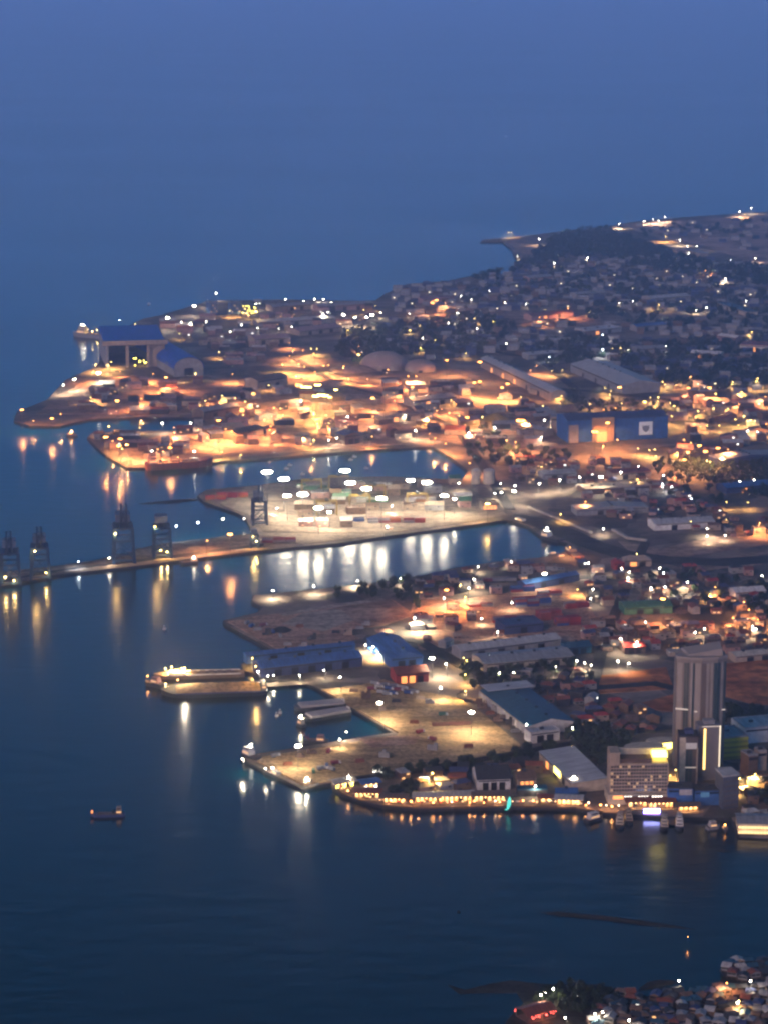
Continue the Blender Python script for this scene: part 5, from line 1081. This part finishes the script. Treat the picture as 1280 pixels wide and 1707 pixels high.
houses('works_shed', 'shed', 'among the floodlit works', [(640,640),(800,640),(920,690),(930,740),(780,745),(660,700)], 42, IR, TW_, ['gable_x','flat','mono'], IS, (.1,.3), 'sheds of the works', p_lit=.2, noun='shed')
houses('works_shed', 'shed', 'right of the big blue warehouse', [(1115,660),(1290,650),(1290,775),(1120,775)], 52, IR, TW_, ['gable_x','flat','gable_y'], IS, (.1,.5), 'sheds of the works', p_lit=.2, noun='shed')
houses('works_shed', 'shed', 'on the far quay', [(430,510),(620,510),(640,540),(500,560),(430,550)], 22, IR, TW_, ['gable_x','flat'], IS, (.05,), 'sheds of the works', p_lit=.2, noun='shed')
houses('works_shed', 'shed', 'in the container yard', [(560,800),(760,806),(800,850),(640,885),(480,880),(470,830)], 24, ['grey','green','white','tan','brown'], TW_, ['flat','gable_x'], IS[:3], (.1,), 'sheds of the works', p_lit=.1, noun='shed')
# the far town: too many and too small to count
def far_town(label, poly, n, z=2.7):
    b2 = {}; L = MB()
    for p, rr, u, v in spots(poly, n, 9, z, gap=.8):
        c = random.choice(['grey','grey','brown','grey','dark','dark','navy','navy'])
        w, d, h = random.uniform(9,20), random.uniform(8,13), random.uniform(3.5,8)
        m = b2.setdefault(c, MB()); m.box(p.x-w/2, p.y-d/2, 2.3, p.x+w/2, p.y+d/2, 2.5+h)
        m.add([(p.x-w/2-.5,p.y-d/2-.5,2.5+h),(p.x+w/2+.5,p.y-d/2-.5,2.5+h),(p.x+w/2+.5,p.y,2.5+h+d*.25),(p.x-w/2-.5,p.y,2.5+h+d*.25),(p.x-w/2-.5,p.y+d/2+.5,2.5+h),(p.x+w/2+.5,p.y+d/2+.5,2.5+h)], [(0,1,2,3),(3,2,5,4),(0,3,4),(1,5,2)])
        if random.random() < .09:
            L.box(p.x-1.2, p.y-d/2-.3, 2.5+h*.5, p.x+1.2, p.y-d/2-.05, 2.5+h*.5+1.5)
    me = bpy.data.meshes.new('distant_houses'); vs, fs, mi = [], [], []; mats = []
    for c, m in list(b2.items()) + [('lit', L)]:
        o = len(vs); vs += m.v; fs += [tuple(i+o for i in f) for f in m.f]; mi += [len(mats)]*len(m.f)
        mats.append(mat('far_lit_window', (.5,.5,.4), .5, emit=(1,.8,.5), strength=3.5) if c == 'lit' else roof_mat(c))
    me.from_pydata(vs, [], fs)
    for m in mats: me.materials.append(m)
    me.polygons.foreach_set('material_index', mi)
    o = put('distant_houses', me); o['kind'] = 'stuff'; o['label'] = label; o['category'] = 'distant houses'
far_town('dense far town of small houses below the skyline ridge', [(650,480),(760,472),(860,445),(960,430),(1180,430),(1300,450),(1300,520),(1040,520),(880,515),(760,525),(660,520)], 460)
far_town('scattered houses between the wooded knoll and the grey roofs', [(640,530),(700,530),(960,540),(1300,540),(1300,650),(1110,650),(950,600),(860,590),(700,600),(650,580)], 260)
# ------------------------------------------------------------------ trees
leafm = [mat('leaves_dark', (.018,.032,.016), .9, .35, .6), mat('leaves_mid', (.03,.05,.022), .9, .35, .6)]
bark = mat('bark', (.05,.04,.03), .95)
def crown_cards(mb, c, R_, H, n, s, rnd):
    lob = [(Vector((rnd.uniform(-.55,.55)*R_, rnd.uniform(-.55,.55)*R_, rnd.uniform(.35,.8)*H)), rnd.uniform(.4,.62)*R_) for _ in range(6)]
    for _ in range(n):
        lc, lr = rnd.choice(lob); d = Vector((rnd.gauss(0,1), rnd.gauss(0,1), rnd.gauss(.25,.9))).normalized()
        p = lc + d*lr*rnd.uniform(.65,1.05); p.z = max(p.z, H*.22)
        nrm = (d + Vector((rnd.uniform(-.6,.6), rnd.uniform(-.6,.6), rnd.uniform(-.2,.8)))).normalized()
        a = nrm.orthogonal().normalized(); b2 = nrm.cross(a); q = rnd.uniform(0,6.3); a, b2 = a*math.cos(q)+b2*math.sin(q), b2*math.cos(q)-a*math.sin(q)
        ss = s*rnd.uniform(.6,1.25); p = p + c
        mb.add([p-a*ss, p+b2*ss*.7+nrm*ss*.2, p+a*ss, p-b2*ss*.7], [(0,1,2,3)])
TREES = []
for k in range(6):
    rnd = random.Random(40+k); Rr, Hh = rnd.uniform(4.2,6.5), rnd.uniform(8,12.5); cb = MB(); crown_cards(cb, Vector((0,0,0)), Rr, Hh, 170, 1.25, rnd)
    tb2 = MB().bar((0,0,-.2),(0,0,Hh*.5),.38,6,.2)
    for q in range(4): tb2.bar((0,0,Hh*(.3+.05*q)),(math.cos(q*1.6+k)*Rr*.55, math.sin(q*1.6+k)*Rr*.55, Hh*.68),.16,5,.06)
    TREES.append((tb2.mesh('trunk', bark), cb.mesh('crown', leafm[k % 2]), 'broad' if Rr > 5.4 else ('tall' if Hh > 10.5 else 'round')))
def trees(where, poly, n, r=4.2, gap=.8):
    for p, rr, u, v in spots(poly, n, r, 2.6, tries=30, gap=gap):
        tm_, cm_, word = random.choice(TREES)
        t = thing('tree', f'{word} dark tree {where}', 'tree', p, random.uniform(0, 6.28), 'dark trees of the town')
        put('trunk', tm_, t); put('crown', cm_, t)
trees('in the big dark grove behind the waterfront', [(895,1235),(925,1225),(990,1205),(1050,1240),(1010,1275),(985,1300),(945,1290),(950,1250)], 48, gap=.62)
trees('below the twin long grey sheds', [(745,1112),(800,1120),(960,1110),(1000,1140),(900,1150),(850,1145),(790,1150)], 38, gap=.7)
trees('between the waterfront towers and clay site', [(1205,1185),(1300,1180),(1300,1225),(1240,1222),(1205,1210)], 18, gap=.7)
trees('along the dark strip beside the reddish pier', [(560,990),(690,968),(700,1022),(680,1018),(655,996),(560,1004)], 26, gap=.7)
trees('on the dark bank behind the silos', [(800,770),(840,750),(960,752),(960,775),(860,790)], 34, gap=.8)
trees('in the dark quarter right of the shed street', [(1090,760),(1180,775),(1220,830),(1180,865),(1120,850),(1090,805)], 30, gap=.7)
trees('along the retaining wall of the sandy lot', [(590,1300),(700,1286),(860,1262),(950,1246),(960,1256),(860,1272),(700,1296),(640,1304)], 26, gap=.62)
trees('between the shop houses and the brown lots', [(1080,955),(1200,960),(1280,985),(1280,1030),(1180,1020),(1090,990)], 26, gap=.7)
trees('in the lit restaurant garden', [(648,1326),(690,1312),(700,1322),(685,1334),(655,1336)], 8, gap=.6)
trees('at the right edge of the waterfront', [(1235,1310),(1300,1300),(1300,1350),(1250,1345)], 10, gap=.7)
trees('on the dark rise beside the upper basin', [(772,722),(800,712),(845,735),(835,765),(795,775),(770,750)], 20, gap=.7)
def woodland(label, poly, n, r=6, h=10, s=2.2, k=34):
    mb = MB(); rnd = random.Random(len(poly)*7+n)
    for p, rr, u, v in spots(poly, n, r*.62, 2.6, tries=10, gap=1):
        p.z = 2.0; crown_cards(mb, p, r*rnd.uniform(.8,1.25), h*rnd.uniform(.75,1.3), k, s, rnd)
    o = mb.build('woodland', leafm[0]); o['kind'] = 'stuff'; o['label'] = label; o['category'] = 'woodland'
woodland('dark wooded knoll beyond the works', [(555,590),(575,555),(640,545),(720,530),(800,525),(860,540),(850,560),(790,590),(700,592),(640,605),(600,610)], 330)
woodland('dark woods around the far grey roofs', [(870,575),(960,560),(1040,575),(1290,560),(1290,640),(1200,655),(1110,640),(1000,598),(920,612),(880,600)], 400)
woodland('dark woods below the skyline ridge', [(930,395),(1000,384),(1040,395),(1090,415),(1170,440),(1290,450),(1290,480),(1180,470),(1100,455),(1000,430),(950,430),(870,450),(800,470),(780,465),(850,455),(880,430)], 420, 9, 14, 3.4)
woodland('patchy woods through the far town', [(1100,470),(1290,480),(1290,560),(1180,550),(1040,545),(960,530),(1000,505)], 120, 8, 11, 3)
woodland('dark wood at the right edge of the port', [(1110,775),(1190,775),(1260,760),(1300,770),(1300,840),(1210,815),(1150,800)], 150, 5.5, 10, 1.8)
woodland('dark scrub between works sheds', [(930,640),(1000,670),(1110,668),(1110,690),(960,690),(930,670)], 60, 5, 7, 1.8)
far_town('few scattered sheds on the slope below the skyline ridge', [(1060,378),(1300,362),(1300,425),(1170,408),(1095,396)], 40)
woodland('thin scrub lines on the slope below the skyline ridge', [(1040,385),(1150,372),(1300,366),(1300,372),(1160,380),(1300,395),(1300,402),(1150,390),(1060,398)], 30, 8, 8, 3)
woodland('woods closing in on the far town', [(860,450),(980,440),(1110,470),(1150,500),(1000,500),(900,490),(800,505),(740,500),(780,480)], 80, 7, 11, 3)
# red-lit shoreside eating place in the bottom corner
o, rot, w = front((880,1707),(925,1695), .4); t = thing('seafood_hall', 'red-lit open hall among trees at the bottom edge', 'open hall', o, rot)
roof_mb(w, 14, 5, 'gable_x', 2.5, 1).build('roof', roof_mat('rust'), t)
for x in (-w/2, 0, w/2):
    for y in (0, 14): MB().bar((x,y,-2),(x,y,5),.25).build('post', wood, t)
MB().box(-w/2,0,0,w/2,14,.3).build('floor', wood, t)
rl_m = MB().lathe([(.1,.3),(.35,0),(.1,-.3)], n=6).mesh('string_lamp', mat('lit_red_string', (.6,.1,.1), .5, emit=(1,.10,.07), strength=9))
for i in range(26): q = put('string_lamp', rl_m, t); q.location = (random.uniform(-w/2-1,w/2+1), random.choice([-.9,14.6,-.9]), random.uniform(3,5))
d2 = bpy.data.lights.new('hall_light', 'POINT'); d2.energy = 2500; d2.color = (1,.3,.15); d2.shadow_soft_size = 1
l = bpy.data.objects.new('hall_light', d2); COL.objects.link(l); l.parent = t; l.location = (0,-3,4)
for u, v, s, k in ((912,1652,1,'W'),(922,1654,1,'W'),(901,1661,1,'W'),(1000,1685,1,'W'),(995,1690,1,'W'),(1133,1636,1,'W'),(1210,1638,1,'O'),(1228,1670,1,'Y'),(1224,1675,1,'W'),(1253,1637,1,'W'),(945,1695,1,'W'),(1050,1700,1,'W')):
    lamp(u, v, s, k, 'in or beside the stilt village', .4)
lamp(1146,1547,1,'O','on the tip of the long breakwater',1.2).scale = (.45,)*3
def shore_trees(where, poly, n):
    for p, rr, u, v in spots(poly, n, 3.6, .2, tries=20, gap=.8, on_land=False):
        tm_, cm_, word = random.choice(TREES); t = thing('tree', f'{word} dark tree {where}', 'tree', p, random.uniform(0, 6.28), 'dark trees of the town'); t.scale = (.7,)*3
        put('trunk', tm_, t); put('crown', cm_, t)
shore_trees('on the mudflat behind the red-lit hall', [(905,1652),(1000,1648),(1040,1662),(1000,1690),(930,1690),(890,1672)], 34)
# ------------------------------------------------------------------ labels: rank look-alikes from left to right
ORD = ['leftmost','second','third','fourth','fifth','sixth','seventh','eighth','ninth','tenth','eleventh','twelfth','thirteenth','fourteenth','fifteenth','sixteenth','seventeenth','eighteenth','nineteenth','twentieth']
_by = {}
for o, lab, noun in THINGS: _by.setdefault((o['category'], lab), []).append(o)
for (cat_, lab), os_ in _by.items():
    if len(os_) == 1 or cat_ == 'promenade lamp': continue
    os_.sort(key=lambda o: UV(o.location)[0]); n = len(os_)
    for i, o in enumerate(os_):
        k = i if i < n-i else n-1-i; side = 'left' if i < n-i else 'right'
        if n == 2: pre = ['left of two:', 'right of two:'][i]
        elif k == 0: pre = f'{side}most:'
        elif k < len(ORD): pre = f'{ORD[k]} from {side}:'
        else: continue
        o['label'] = f'{pre} {lab}'
for o, lab, noun in THINGS:
    n = len(o['label'].split())
    if not 4 <= n <= 16: print('LABEL', n, o.name, o['label'])
